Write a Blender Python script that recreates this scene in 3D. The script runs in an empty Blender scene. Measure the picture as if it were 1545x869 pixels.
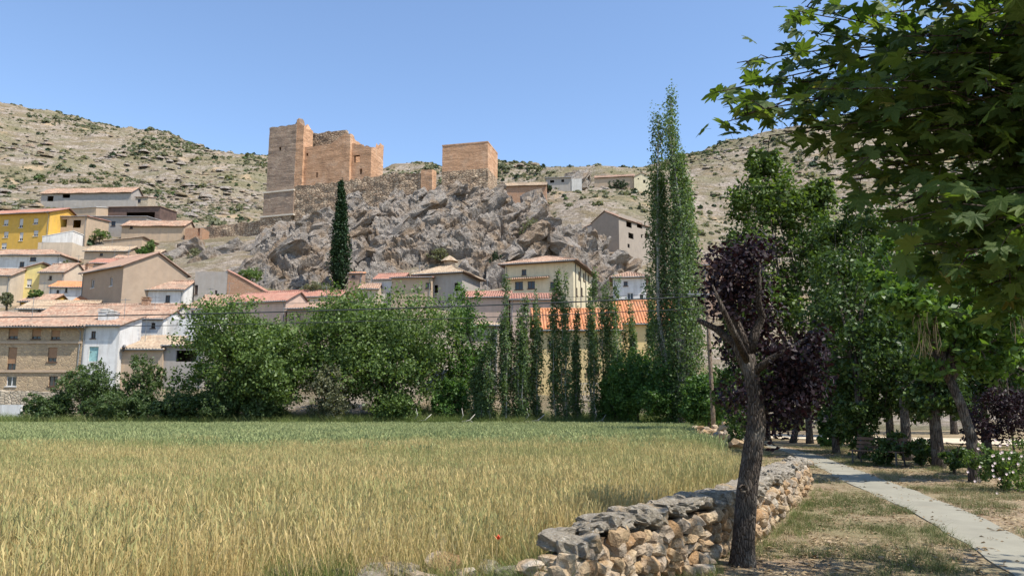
import bpy, math, random
import numpy as np
from mathutils import Vector, Matrix

random.seed(7); RNG = np.random.default_rng(7)
scene = bpy.context.scene
COL = scene.collection
PI = math.pi

# ------------------------------------------------------------------ camera
F_PX, CX, CY, HORIZ, EYE = 1150.0, 772.5, 434.5, 618.0, 1.7
PITCH = math.atan((HORIZ - CY) / F_PX)
cam = bpy.data.cameras.new('camera'); cam_o = bpy.data.objects.new('camera', cam); COL.objects.link(cam_o)
cam_o.location = (0, 0, EYE); cam_o.rotation_euler = (PI / 2 + PITCH, 0, 0)
cam.sensor_width = 36; cam.lens = F_PX / 1545 * 36; cam.clip_start = 0.05; cam.clip_end = 5000
scene.camera = cam_o

# ------------------------------------------------------------------ sky, sun, exposure
SUN_EL, SUN_AZ = math.radians(58), math.radians(120)      # azimuth clockwise from +Y (the view direction)
sun_dir = Vector((math.cos(SUN_EL) * math.sin(SUN_AZ), math.cos(SUN_EL) * math.cos(SUN_AZ), math.sin(SUN_EL)))
world = bpy.data.worlds.new('World'); scene.world = world; world.use_nodes = True
wn = world.node_tree.nodes; wl = world.node_tree.links
wn.clear()
w_out = wn.new('ShaderNodeOutputWorld'); w_bg = wn.new('ShaderNodeBackground'); w_sky = wn.new('ShaderNodeTexSky')
w_sky.sky_type = 'NISHITA'; w_sky.sun_disc = False
w_sky.sun_elevation = SUN_EL; w_sky.sun_rotation = SUN_AZ
w_sky.altitude = 900; w_sky.air_density = 1.0; w_sky.dust_density = 0.3; w_sky.ozone_density = 2.2
w_bg.inputs[1].default_value = 0.15
wl.new(w_sky.outputs[0], w_bg.inputs[0]); wl.new(w_bg.outputs[0], w_out.inputs[0])
sun = bpy.data.lights.new('sun', 'SUN'); sun.energy = 4.3; sun.angle = math.radians(0.53); sun.color = (1.0, 0.95, 0.87)
sun_o = bpy.data.objects.new('sun', sun); COL.objects.link(sun_o)
sun_o.rotation_euler = (-sun_dir).to_track_quat('-Z', 'Y').to_euler(); sun_o.location = (40, -20, 80)
vs = scene.view_settings
vs.view_transform = 'Standard'; vs.look = 'None'; vs.gamma = 1.0; vs.use_curve_mapping = False; vs.exposure = 0.75

# ------------------------------------------------------------------ pixel -> world
CA, SA = math.cos(PITCH), math.sin(PITCH)
def ray(px, py):
    vx = (px - CX) / F_PX; vy = (CY - py) / F_PX
    return Vector((vx, CA - SA * vy, SA + CA * vy))
def P(px, py, Y):
    r = ray(px, py); t = Y / r.y
    return Vector((r.x * t, Y, EYE + r.z * t))
def G(px, py, z=0.0):
    r = ray(px, py); t = (z - EYE) / r.z
    return Vector((r.x * t, r.y * t, z))

# ------------------------------------------------------------------ numpy noise
def _hash(ix, iy, iz, seed):
    h = (ix.astype(np.int64) * 374761393 + iy.astype(np.int64) * 668265263 + iz.astype(np.int64) * 2147483647 + seed * 974634777)
    h = (h ^ (h >> 13)) * 1274126177
    h = h ^ (h >> 16)
    return (h & 0xFFFFFF).astype(np.float64) / 0xFFFFFF
def vnoise(x, y, z=0.0, seed=0):
    x = np.asarray(x, float); y = np.asarray(y, float); z = np.asarray(z, float) + 0 * x
    xi, yi, zi = np.floor(x), np.floor(y), np.floor(z)
    u, v, w = x - xi, y - yi, z - zi
    u = u * u * (3 - 2 * u); v = v * v * (3 - 2 * v); w = w * w * (3 - 2 * w)
    r = 0
    for dx in (0, 1):
        for dy in (0, 1):
            for dz in (0, 1):
                r = r + _hash(xi + dx, yi + dy, zi + dz, seed) * (u if dx else 1 - u) * (v if dy else 1 - v) * (w if dz else 1 - w)
    return r * 2 - 1
def fbm(x, y, z=0.0, octv=4, seed=0, gain=0.5):
    a, r, s = 1.0, 0, 1.0
    for o in range(octv):
        r = r + a * vnoise(np.asarray(x) * s, np.asarray(y) * s, np.asarray(z) * s, seed + o * 17); a *= gain; s *= 2.03
    return r
def smooth(a, b, x):
    t = np.clip((np.asarray(x, float) - a) / (b - a), 0, 1); return t * t * (3 - 2 * t)
def vcells(x, y, seed):
    """anisotropic voronoi: returns F1, F2, cell random ids, offset to the cell centre"""
    xi, yi = np.floor(x), np.floor(y)
    f1 = np.full(x.shape, 9.0); f2 = np.full(x.shape, 9.0); c1 = np.zeros(x.shape); c2 = np.zeros(x.shape); c3 = np.zeros(x.shape)
    ox = np.zeros(x.shape); oy = np.zeros(x.shape)
    for dx in (-1, 0, 1):
        for dy in (-1, 0, 1):
            cx, cy = xi + dx, yi + dy
            jx = cx + _hash(cx, cy, 0 * cx, seed); jy = cy + _hash(cx, cy, 0 * cx + 1, seed)
            d = np.hypot(x - jx, y - jy)
            near = d < f1
            f2 = np.where(near, f1, np.minimum(f2, d))
            c1 = np.where(near, _hash(cx, cy, 0 * cx + 2, seed), c1); c2 = np.where(near, _hash(cx, cy, 0 * cx + 3, seed), c2)
            c3 = np.where(near, _hash(cx, cy, 0 * cx + 4, seed), c3)
            ox = np.where(near, x - jx, ox); oy = np.where(near, y - jy, oy)
            f1 = np.where(near, d, f1)
    return f1, f2, c1, c2, c3, ox, oy

# ------------------------------------------------------------------ objects
def tag(o, label=None, cat=None, group=None, kind=None):
    if label: o['label'] = label
    if cat: o['category'] = cat
    if group: o['group'] = group
    if kind: o['kind'] = kind
    return o
def empty(name, loc=(0, 0, 0), rz=0.0, label=None, cat=None, group=None):
    o = bpy.data.objects.new(name, None); COL.objects.link(o); o.location = loc; o.rotation_euler = (0, 0, rz)
    o.empty_display_size = 0.3
    return tag(o, label, cat, group)
def link(name, me, mat=None, parent=None, smooth_=False, loc=None):
    o = bpy.data.objects.new(name, me); COL.objects.link(o)
    if mat is not None and not me.materials:
        for m in (mat if isinstance(mat, (list, tuple)) else [mat]): me.materials.append(m)
    if parent is not None: o.parent = parent
    if loc is not None: o.location = loc
    if smooth_: me.polygons.foreach_set('use_smooth', np.ones(len(me.polygons), bool))
    return o
def np_mesh(name, V, Fq):
    """V (n,3), Fq (m,k) all faces with the same number of corners"""
    V = np.ascontiguousarray(V, np.float32); Fq = np.ascontiguousarray(Fq, np.int32)
    me = bpy.data.meshes.new(name); m, k = Fq.shape
    me.vertices.add(len(V)); me.vertices.foreach_set('co', V.ravel())
    me.loops.add(m * k); me.loops.foreach_set('vertex_index', Fq.ravel())
    me.polygons.add(m); me.polygons.foreach_set('loop_start', np.arange(0, m * k, k, dtype=np.int32))
    me.update(calc_edges=True); me.validate()
    return me
class MB:
    def __init__(s): s.v = []; s.f = []; s.mi = []; s.cur = 0
    def add(s, vs_, fs):
        b = len(s.v); s.v += [tuple(q) for q in vs_]; s.f += [tuple(i + b for i in f) for f in fs]; s.mi += [s.cur] * len(fs)
    def box(s, x0, x1, y0, y1, z0, z1):
        s.add([(x0, y0, z0), (x1, y0, z0), (x1, y1, z0), (x0, y1, z0), (x0, y0, z1), (x1, y0, z1), (x1, y1, z1), (x0, y1, z1)],
              [(0, 3, 2, 1), (4, 5, 6, 7), (0, 1, 5, 4), (1, 2, 6, 5), (2, 3, 7, 6), (3, 0, 4, 7)])
    def quad(s, a, b, c, d): s.add([a, b, c, d], [(0, 1, 2, 3)])
    def tube(s, pts, rad, n=8, cap=True, wob=0.0, seed=0):
        pts = [Vector(p) for p in pts]; b = len(s.v); up = Vector((0.31, 0.17, 0.93)); vv = []; ff = []
        rr = random.Random(seed)
        ang_w = [1 + wob * rr.uniform(-1, 1) for _ in range(n)]
        for i, p in enumerate(pts):
            t = (pts[min(i + 1, len(pts) - 1)] - pts[max(i - 1, 0)]).normalized()
            a = t.cross(up)
            if a.length < 0.1: a = t.cross(Vector((1, 0, 0)))
            a.normalize(); c = t.cross(a)
            r = rad[i] if isinstance(rad, (list, tuple)) else rad
            for k in range(n):
                q = 2 * PI * k / n; w = ang_w[k] * (1 + wob * 0.5 * rr.uniform(-1, 1))
                vv.append(p + (a * math.cos(q) + c * math.sin(q)) * r * w)
        for i in range(len(pts) - 1):
            for k in range(n):
                k2 = (k + 1) % n; ff.append((i * n + k, i * n + k2, (i + 1) * n + k2, (i + 1) * n + k))
        if cap: ff.append(tuple(range(n - 1, -1, -1))); ff.append(tuple((len(pts) - 1) * n + k for k in range(n)))
        s.add(vv, ff)
    def lathe(s, prof, n=12, c=(0, 0, 0)):
        vv = []; ff = []
        for r, z in prof:
            for k in range(n): vv.append((c[0] + r * math.cos(2 * PI * k / n), c[1] + r * math.sin(2 * PI * k / n), c[2] + z))
        for i in range(len(prof) - 1):
            for k in range(n): ff.append((i * n + k, i * n + (k + 1) % n, (i + 1) * n + (k + 1) % n, (i + 1) * n + k))
        s.add(vv, ff)
    def build(s, name, mat, parent=None, smooth_=False, loc=None):
        me = bpy.data.meshes.new(name); me.from_pydata(s.v, [], s.f); me.update()
        o = link(name, me, mat, parent, smooth_, loc)
        if any(s.mi): me.polygons.foreach_set('material_index', np.array(s.mi, np.int32))
        return o

# ------------------------------------------------------------------ materials
class N:
    """small node graph helper"""
    def __init__(s, name):
        s.m = bpy.data.materials.new(name); s.m.use_nodes = True; s.t = s.m.node_tree; s.t.nodes.clear()
        s.out = s.t.nodes.new('ShaderNodeOutputMaterial')
    def n(s, typ, **kw):
        nd = s.t.nodes.new(typ)
        for k, v in kw.items(): setattr(nd, k, v)
        return nd
    def set(s, sock, v):
        if hasattr(v, 'is_output'): s.t.links.new(v, sock)
        else: sock.default_value = v
    def coord(s, what='Object', scale=(1, 1, 1)):
        src = s.n('ShaderNodeNewGeometry').outputs['Position'] if what == 'World' else s.n('ShaderNodeTexCoord').outputs[what]
        mp = s.n('ShaderNodeMapping'); s.t.links.new(src, mp.inputs[0]); mp.inputs['Scale'].default_value = scale
        return mp.outputs[0]
    def noise(s, co, scale, det=4, rough=0.55, dist=0.0):
        nd = s.n('ShaderNodeTexNoise'); s.t.links.new(co, nd.inputs['Vector'])
        nd.inputs['Scale'].default_value = scale; nd.inputs['Detail'].default_value = det; nd.inputs['Roughness'].default_value = rough; nd.inputs['Distortion'].default_value = dist
        return nd.outputs['Fac']
    def vor(s, co, scale, feature='F1', out='Distance', rnd=1.0):
        nd = s.n('ShaderNodeTexVoronoi', feature=feature); s.t.links.new(co, nd.inputs['Vector']); nd.inputs['Scale'].default_value = scale
        nd.inputs['Randomness'].default_value = rnd
        return nd.outputs[out]
    def ramp(s, fac, stops, interp='LINEAR'):
        nd = s.n('ShaderNodeValToRGB'); s.set(nd.inputs[0], fac); cr = nd.color_ramp; cr.interpolation = interp
        while len(cr.elements) < len(stops): cr.elements.new(0.5)
        for e, (p, c) in zip(cr.elements, stops):
            e.position = p; e.color = (c, c, c, 1) if isinstance(c, (int, float)) else (*c, 1)
        return nd.outputs[0]
    def mix(s, fac, a, b, mode='MIX'):
        nd = s.n('ShaderNodeMix', data_type='RGBA', blend_type=mode)
        s.set(nd.inputs[0], fac)
        for i, v in ((6, a), (7, b)):
            s.set(nd.inputs[i], (*v, 1) if isinstance(v, (tuple, list)) and len(v) == 3 else v)
        return nd.outputs[2]
    def math(s, op, a, b=0.0, clamp=False):
        nd = s.n('ShaderNodeMath', operation=op, use_clamp=clamp); s.set(nd.inputs[0], a); s.set(nd.inputs[1], b); return nd.outputs[0]
    def bump(s, h, strength=0.5, dist=0.05):
        nd = s.n('ShaderNodeBump'); s.set(nd.inputs['Height'], h); nd.inputs['Strength'].default_value = strength; nd.inputs['Distance'].default_value = dist
        return nd.outputs[0]
    def pbsdf(s, col, rough=0.85, normal=None, spec=0.25, metal=0.0):
        nd = s.n('ShaderNodeBsdfPrincipled'); s.set(nd.inputs['Base Color'], (*col, 1) if isinstance(col, (tuple, list)) else col)
        s.set(nd.inputs['Roughness'], rough); nd.inputs['Specular IOR Level'].default_value = spec; nd.inputs['Metallic'].default_value = metal
        if normal is not None: s.t.links.new(normal, nd.inputs['Normal'])
        return nd.outputs[0]
    def done(s, shader): s.t.links.new(shader, s.out.inputs[0]); return s.m

def plaster(name, col, dirt=(0.30, 0.25, 0.20), amt=0.5, bump=0.3):
    g = N(name); co = g.coord()
    base = g.ramp(g.noise(co, 0.9, 6, 0.65), [(0.25, tuple(c * 0.80 for c in col)), (0.6, col)])
    st = g.noise(g.coord(scale=(1.6, 1.6, 0.18)), 1.3, 5, 0.7)
    c = g.mix(g.math('MULTIPLY', g.ramp(st, [(0.45, 0.0), (0.70, 1.0)]), amt), base, dirt)
    c = g.mix(g.ramp(g.noise(co, 0.45, 3), [(0.60, 0.0), (0.64, 0.35)]), c, tuple(x * 0.72 for x in col))
    return g.done(g.pbsdf(c, 0.9, g.bump(g.noise(co, 14, 4), bump, 0.03)))
def simple(name, col, rough=0.7, var=0.25, scale=3.0, spec=0.3, metal=0.0, bump=0.2):
    g = N(name); co = g.coord()
    c = g.ramp(g.noise(co, scale, 5), [(0.3, tuple(x * (1 - var) for x in col)), (0.7, tuple(min(1, x * (1 + var)) for x in col))])
    return g.done(g.pbsdf(c, rough, g.bump(g.noise(co, scale * 6, 3), bump, 0.02), spec, metal))
def masonry(name, c1, c2, mortar, sx=2.2, sz=3.4, dist=0.35, joint=0.09, bump=0.7):
    """rubble laid in rough courses; used only where single stones are a few pixels at most"""
    g = N(name); co = g.coord()
    nz = g.n('ShaderNodeTexNoise'); g.t.links.new(co, nz.inputs['Vector']); nz.inputs['Scale'].default_value = 1.1; nz.inputs['Detail'].default_value = 3
    mx = g.n('ShaderNodeVectorMath', operation='MULTIPLY_ADD'); g.t.links.new(nz.outputs['Color'], mx.inputs[0]); mx.inputs[1].default_value = (dist,) * 3; g.t.links.new(co, mx.inputs[2])
    mp = g.n('ShaderNodeMapping'); g.t.links.new(mx.outputs[0], mp.inputs[0]); mp.inputs['Scale'].default_value = (sx, sx, sz)
    cellc = g.vor(mp.outputs[0], 1.0, 'F1', 'Color', 0.8); edge = g.vor(mp.outputs[0], 1.0, 'DISTANCE_TO_EDGE', 'Distance', 0.8)
    sep = g.n('ShaderNodeSeparateColor'); g.t.links.new(cellc, sep.inputs[0])
    col = g.mix(sep.outputs[0], c1, c2)
    col = g.mix(g.ramp(g.noise(co, 0.35, 5, 0.6), [(0.42, 0.0), (0.7, 0.55)]), col, tuple(x * 0.62 for x in c1))
    col = g.mix(g.ramp(edge, [(0.0, 1.0), (joint, 0.0)]), col, mortar)
    h = g.math('ADD', g.ramp(edge, [(0.0, 0.0), (joint * 2, 1.0)]), g.noise(co, 9, 4))
    return g.done(g.pbsdf(col, 0.92, g.bump(h, bump, 0.08), 0.15))
def rooftile(name, c1, c2, old, amt=0.35):
    g = N(name); co = g.coord(scale=(3.2, 2.3, 2.3))
    cell = g.vor(co, 1.0, 'F1', 'Color', 0.7); sep = g.n('ShaderNodeSeparateColor'); g.t.links.new(cell, sep.inputs[0])
    col = g.mix(sep.outputs[0], c1, c2)
    big = g.noise(g.coord(), 0.55, 6, 0.7)
    col = g.mix(g.math('MULTIPLY', g.ramp(big, [(0.38, 0.0), (0.66, 1.0)]), amt), col, old)
    return g.done(g.pbsdf(col, 0.9, g.bump(g.noise(g.coord(), 11, 4), 0.35, 0.04), 0.15))
def leafmat(name, lo, hi, trans=0.32, gloss=0.25, rough=0.45, tcol=None):
    g = N(name); geo = g.n('ShaderNodeNewGeometry'); r = geo.outputs['Random Per Island']
    c = g.ramp(r, [(0.0, lo), (0.8, hi), (1.0, tuple(min(1, x * 1.35) for x in hi))])
    p = g.pbsdf(c, rough, None, gloss)
    tr = g.n('ShaderNodeBsdfTranslucent'); tc = g.mix(1.0, c, tcol or (1.5, 1.6, 0.6), 'MULTIPLY'); g.t.links.new(tc, tr.inputs[0])
    mx = g.n('ShaderNodeMixShader'); mx.inputs[0].default_value = trans
    g.t.links.new(p, mx.inputs[1]); g.t.links.new(tr.outputs[0], mx.inputs[2])
    return g.done(mx.outputs[0])
def barkmat(name, c1, c2, sc=6.0):
    g = N(name); co = g.coord(scale=(1, 1, 0.22))
    f = g.noise(co, sc, 6, 0.65, 0.4); v = g.vor(g.coord(scale=(1, 1, 0.2)), sc * 2.2, 'DISTANCE_TO_EDGE')
    col = g.mix(g.ramp(v, [(0.0, 1.0), (0.12, 0.0)]), g.mix(f, c1, c2), tuple(x * 0.45 for x in c1))
    col = g.mix(g.ramp(g.noise(g.coord(), 4, 5), [(0.5, 0.0), (0.7, 0.5)]), col, (0.26, 0.24, 0.20))
    return g.done(g.pbsdf(col, 0.95, g.bump(g.math('ADD', g.ramp(v, [(0, 0.0), (0.2, 1.0)]), f), 0.9, 0.03), 0.1))

M = {}
M['white'] = plaster('white_plaster', (0.66, 0.64, 0.60), amt=0.45)
M['cream'] = plaster('cream_plaster', (0.62, 0.54, 0.36), amt=0.3)
M['beige'] = plaster('beige_plaster', (0.55, 0.45, 0.33), amt=0.35)
M['ochre'] = plaster('ochre_plaster', (0.60, 0.36, 0.07), amt=0.2)
M['yellow'] = plaster('yellow_plaster', (0.70, 0.56, 0.22), amt=0.2)
M['sand'] = plaster('yellow_sand_plaster', (0.66, 0.50, 0.24), amt=0.2)
M['brownp'] = plaster('brown_render', (0.36, 0.27, 0.19), amt=0.3)
M['greyp'] = plaster('grey_cement_render', (0.36, 0.325, 0.285), amt=0.5)
M['tanp'] = plaster('tan_mud_wall', (0.46, 0.34, 0.23), amt=0.5)
M['pink'] = plaster('pinkish_render', (0.50, 0.36, 0.28), amt=0.4)
M['taupe'] = plaster('taupe_cement_block', (0.31, 0.26, 0.21), amt=0.4)
M['concrete'] = plaster('pale_concrete', (0.52, 0.50, 0.46), amt=0.3)
def courses(name, c1, c2, pale, dark, zf=2.4, fine=2.6, bump=0.9, pits=0.5):
    """coursed masonry or rammed earth: level beds, broken by patching, pits and lime wash"""
    g = N(name); bed = g.noise(g.coord(scale=(0.16, 0.16, zf)), 1.0, 5, 0.75, 0.25); br = g.noise(g.coord(scale=(1.0, 1.0, 2.0)), fine, 6, 0.75); bigp = g.noise(g.coord(), 0.30, 6, 0.65)
    c = g.mix(g.ramp(bed, [(0.36, 0.0), (0.62, 1.0)]), c1, c2)
    c = g.mix(g.ramp(bigp, [(0.50, 0.0), (0.64, 0.7)]), c, pale)
    c = g.mix(g.ramp(g.noise(g.coord(scale=(1, 1, .45)), 0.55, 5), [(0.55, 0.0), (0.70, 0.6)]), c, dark)
    c = g.mix(g.math('MULTIPLY', g.ramp(br, [(0.28, 1.0), (0.44, 0.0)]), pits), c, tuple(x * 0.45 for x in c1))
    c = g.mix(g.math('MULTIPLY', g.ramp(br, [(0.56, 0.0), (0.72, 1.0)]), pits), c, tuple(min(1, x * 1.3) for x in pale))
    return g.done(g.pbsdf(c, 0.95, g.bump(g.math('ADD', g.math('MULTIPLY', bed, 1.2), br), bump, 0.22), 0.1))
M['masonry'] = masonry('tan_facade_masonry', (0.47, 0.35, 0.215), (0.345, 0.255, 0.165), (0.40, 0.305, 0.20), 2.3, 3.0, 0.5, 0.05, 0.6)
M['rubble'] = masonry('pale_rubble', (0.55, 0.46, 0.34), (0.38, 0.31, 0.22), (0.24, 0.19, 0.14), 2.4, 3.6)
M['brickw'] = masonry('weathered_brick', (0.47, 0.26, 0.15), (0.36, 0.20, 0.12), (0.45, 0.36, 0.28), 3.6, 9.0, 0.08)
M['castle_grey'] = courses('keep_masonry', (0.33, 0.24, 0.175), (0.24, 0.175, 0.13), (0.38, 0.295, 0.22), (0.15, 0.115, 0.09), 1.6, 0.8, 1.0, 0.9)
M['castle_tan'] = courses('rammed_earth_wall', (0.50, 0.30, 0.18), (0.41, 0.24, 0.14), (0.55, 0.37, 0.245), (0.28, 0.165, 0.10), 0.9, 0.6, 0.9, 0.6)
M['castle_rub'] = masonry('curtain_rubble', (0.54, 0.41, 0.28), (0.30, 0.205, 0.135), (0.12, 0.078, 0.05), 1.3, 2.1, 0.8, 0.15, 1.0)
M['castle_pale'] = plaster('pale_lime_capping', (0.62, 0.54, 0.43), amt=0.3)
M['tile'] = rooftile('terracotta_tiles', (0.27, 0.145, 0.095), (0.46, 0.315, 0.225), (0.215, 0.17, 0.13), 0.85)
M['tile_pale'] = rooftile('bleached_tiles', (0.46, 0.36, 0.25), (0.30, 0.20, 0.13), (0.25, 0.205, 0.15), 0.75)
M['tile_red'] = rooftile('red_tiles', (0.29, 0.125, 0.09), (0.38, 0.20, 0.145), (0.27, 0.175, 0.135), 0.6)
M['tile_orange'] = rooftile('orange_tiles', (0.46, 0.18, 0.075), (0.56, 0.26, 0.13), (0.38, 0.20, 0.12), 0.5)
M['tile_brown'] = rooftile('brown_flat_tiles', (0.27, 0.165, 0.12), (0.34, 0.22, 0.16), (0.26, 0.20, 0.15), 0.5)
M['metal_roof'] = simple('grey_sheet_roof', (0.42, 0.43, 0.45), 0.5, 0.15, 0.8, 0.4)
M['white_sheet'] = simple('white_fibre_cement', (0.66, 0.64, 0.60), 0.8, 0.12, 1.0)
M['dark_sheet'] = simple('rust_brown_sheet', (0.11, 0.07, 0.055), 0.7, 0.3, 1.0)
M['glass'] = simple('dark_window_glass', (0.025, 0.027, 0.03), 0.12, 0.2, 2.0, 0.5, bump=0.0)
M['frame'] = simple('brown_wood_frame', (0.10, 0.06, 0.04), 0.6)
M['frame_w'] = simple('white_frame', (0.62, 0.61, 0.58), 0.6, 0.1)
M['blind'] = simple('pale_roller_blind', (0.50, 0.48, 0.45), 0.7, 0.08)
M['blind_b'] = simple('brown_roller_blind', (0.30, 0.17, 0.09), 0.7, 0.12)
M['door_b'] = simple('brown_wood_door', (0.20, 0.09, 0.05), 0.6)
M['door_t'] = simple('teal_door', (0.25, 0.42, 0.40), 0.6)
M['door_r'] = simple('red_brown_door', (0.22, 0.07, 0.05), 0.6)
M['metal'] = simple('dark_iron', (0.05, 0.05, 0.05), 0.5, 0.3, 5.0, 0.4)
M['galv'] = simple('galvanised_wire', (0.20, 0.21, 0.21), 0.5, 0.15)
M['wire'] = simple('black_cable', (0.045, 0.05, 0.05), 0.6, 0.1)
M['polewood'] = barkmat('pole_wood', (0.20, 0.145, 0.10), (0.27, 0.20, 0.145), 5)
M['bark'] = barkmat('grey_brown_bark', (0.075, 0.058, 0.045), (0.125, 0.098, 0.076), 9)
M['bark_p'] = barkmat('plum_bark', (0.095, 0.075, 0.06), (0.15, 0.12, 0.098), 22)
M['bark_w'] = barkmat('pale_poplar_bark', (0.38, 0.36, 0.31), (0.48, 0.45, 0.39), 5)
M['deadwood'] = simple('bleached_deadwood', (0.50, 0.46, 0.40), 0.9, 0.2)
M['lf_walnut'] = leafmat('walnut_leaves', (0.045, 0.080, 0.020), (0.125, 0.180, 0.050))
M['lf_shrub'] = leafmat('hedge_leaves', (0.036, 0.062, 0.020), (0.090, 0.130, 0.045))
M['lf_poplar'] = leafmat('poplar_leaves', (0.050, 0.085, 0.030), (0.130, 0.185, 0.072), gloss=0.3)
M['lf_cypress'] = leafmat('cypress_sprays', (0.014, 0.030, 0.014), (0.032, 0.058, 0.024), 0.1, 0.1)
M['lf_juniper'] = leafmat('elder_leaves', (0.035, 0.080, 0.018), (0.085, 0.155, 0.035))
M['lf_linden'] = leafmat('pear_leaves', (0.036, 0.066, 0.015), (0.110, 0.160, 0.038), gloss=0.25, rough=0.5)
M['lf_dark'] = leafmat('park_tree_leaves', (0.024, 0.046, 0.012), (0.065, 0.105, 0.026), 0.25)
M['lf_bright'] = leafmat('catalpa_leaves', (0.045, 0.090, 0.016), (0.105, 0.170, 0.036), 0.35)
M['lf_plum'] = leafmat('plum_leaves', (0.013, 0.008, 0.010), (0.032, 0.018, 0.022), 0.12, 0.18, 0.5, (1.6, 0.7, 0.7))
M['lf_plane'] = leafmat('plane_leaves', (0.045, 0.085, 0.018), (0.095, 0.150, 0.035), 0.40, 0.3, 0.4)
M['lf_olive'] = leafmat('grey_green_leaves', (0.105, 0.110, 0.062), (0.190, 0.190, 0.110), 0.3)
M['lf_pine'] = leafmat('pine_needles', (0.020, 0.036, 0.016), (0.045, 0.070, 0.030), 0.1)
M['petal'] = simple('pale_pink_petals', (0.75, 0.60, 0.56), 0.7, 0.1)
M['poppy'] = simple('poppy_petals', (0.65, 0.06, 0.02), 0.6, 0.1)
M['pod'] = simple('catalpa_pods', (0.16, 0.12, 0.06), 0.8)

# ------------------------------------------------------------------ terrain height
ctl = []
def cp(px, py, d): p = P(px, py, d); ctl.append((p.x, p.y, p.z))
def cw(x, y, z): ctl.append((x, y, z))
for x in (-110, -70, -40, -20, 0, 20, 45, 80, 130): cw(x, 62, 0.0)
for x in (-60, -25, 10): cw(x, 72, 0.8)
cw(45, 80, 1.0); cw(90, 85, 2); cw(30, 78, 1.2)
# foot of the village
for px in (0, 120, 240): cp(px, 585, 88)
cp(-150, 585, 88)
for px in (430, 560, 700): cp(px, 583, 88)
cp(860, 592, 86); cp(980, 592, 86)
# village slope on the left
cp(60, 487, 104); cp(250, 475, 104); cp(400, 487, 104); cp(130, 455, 120); cp(270, 452, 120); cp(30, 448, 128)
cp(0, 402, 150); cp(150, 396, 150); cp(70, 367, 168); cp(200, 358, 175); cp(280, 362, 172)
cp(120, 318, 225); cp(220, 318, 225); cp(-120, 330, 210); cp(0, 310, 230)
# foot of the rock
for px, py, d in ((330, 428, 128), (400, 445, 128), (500, 445, 128), (600, 442, 128), (700, 438, 129), (800, 436, 130), (890, 440, 134), (970, 445, 140)): cp(px, py, d)
cp(650, 470, 115); cp(800, 482, 116); cp(950, 470, 118); cp(540, 470, 112)
# top of the rock
for px, py, d in ((335, 366, 165), (395, 362, 162), (450, 350, 159), (540, 348, 154), (620, 336, 151), (700, 304, 158), (745, 306, 160), (800, 320, 164), (850, 345, 162), (905, 385, 158)): cp(px, py, d)
for x, z in ((-58, 45), (-40, 47), (-20, 49), (-2, 50), (8, 48)): cw(x, 188, z)
for x in (-60, -30, 0): cw(x, 215, 49)
# hillside to the right of the rock
cp(930, 392, 190); cp(1000, 392, 192); cp(880, 312, 215); cp(950, 300, 225); cp(800, 290, 232); cp(850, 285, 240); cp(940, 280, 268); cp(1000, 292, 262)
cp(765, 250, 330); cp(810, 250, 330); cp(850, 262, 310); cp(885, 280, 285); cp(930, 272, 300); cp(990, 268, 300)
cp(660, 262, 330); cp(560, 255, 345)
# left hill crest and right hill crest
for px, py, d in ((-300, 140, 430), (0, 160, 420), (80, 182, 410), (200, 195, 400), (300, 220, 390), (380, 240, 380), (450, 248, 370)): cp(px, py, d)
for px, py in ((0, 240), (150, 255), (300, 275)): cp(px, py, 300)
for px, py, d in ((1060, 240, 330), (1150, 207, 330), (1260, 188, 335), (1400, 180, 340), (1600, 160, 350), (1900, 150, 360)): cp(px, py, d)
for px, py in ((1100, 330), (1250, 310), (1450, 300)): cp(px, py, 250)
for px, py in ((1100, 430), (1300, 440), (1500, 450)): cp(px, py, 180)
for x in (-420, -250, -100): cw(x, 560, 60)
for x, z in ((-20, 40), (100, 50), (250, 60), (420, 60)): cw(x, 520, z)
cw(-300, 200, 45); cw(-300, 90, 6); cw(330, 200, 40); cw(300, 90, 6)
ctl = np.array(ctl)
def _tk(r2): return np.where(r2 > 1e-9, 0.5 * r2 * np.log(r2 + 1e-12), 0.0)
_xy = ctl[:, :2] / 100.0; _n = len(ctl)
_K = _tk(((_xy[:, None] - _xy[None]) ** 2).sum(-1)) + np.eye(_n) * 2e-4
_A = np.zeros((_n + 3, _n + 3)); _A[:_n, :_n] = _K; _A[:_n, _n] = 1; _A[:_n, _n + 1:] = _xy; _A[_n, :_n] = 1; _A[_n + 1:, :_n] = _xy.T
_w = np.linalg.solve(_A, np.concatenate([ctl[:, 2], np.zeros(3)]))
def H0(x, y):
    x = np.asarray(x, float); y = np.asarray(y, float); sh = x.shape; q = np.stack([x.ravel(), y.ravel()], -1) / 100.0
    out = np.empty(len(q))
    for i in range(0, len(q), 20000):
        s = q[i:i + 20000]; out[i:i + 20000] = _tk(((s[:, None] - _xy[None]) ** 2).sum(-1)) @ _w[:_n] + _w[_n] + s @ _w[_n + 1:]
    return out.reshape(sh) * smooth(60, 78, y)
def H(x, y):
    x = np.asarray(x, float); y = np.asarray(y, float)
    h = np.maximum(H0(x, y), -0.2 + 0 * x)
    a = smooth(190, 320, y); b = smooth(75, 110, y)
    wx = x + 9 * vnoise(x / 22, y / 22, 0, 5)
    h = h + a * (5.0 * fbm(wx / 42, y / 42, 0, 5, 11)) + b * 0.5 * fbm(x / 9, y / 9, 0, 4, 31)
    ter = (h + 0.10 * x) / 7.5; fr = ter - np.floor(ter)
    h = h + a * 2.6 * (smooth(0.55, 1.0, fr) - fr) * (0.4 + 0.6 * smooth(-0.3, 0.4, fbm(x / 60, y / 60, 0, 3, 77)))
    return h
def Hs(x, y): return float(H(np.array([x]), np.array([y]))[0])

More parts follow.
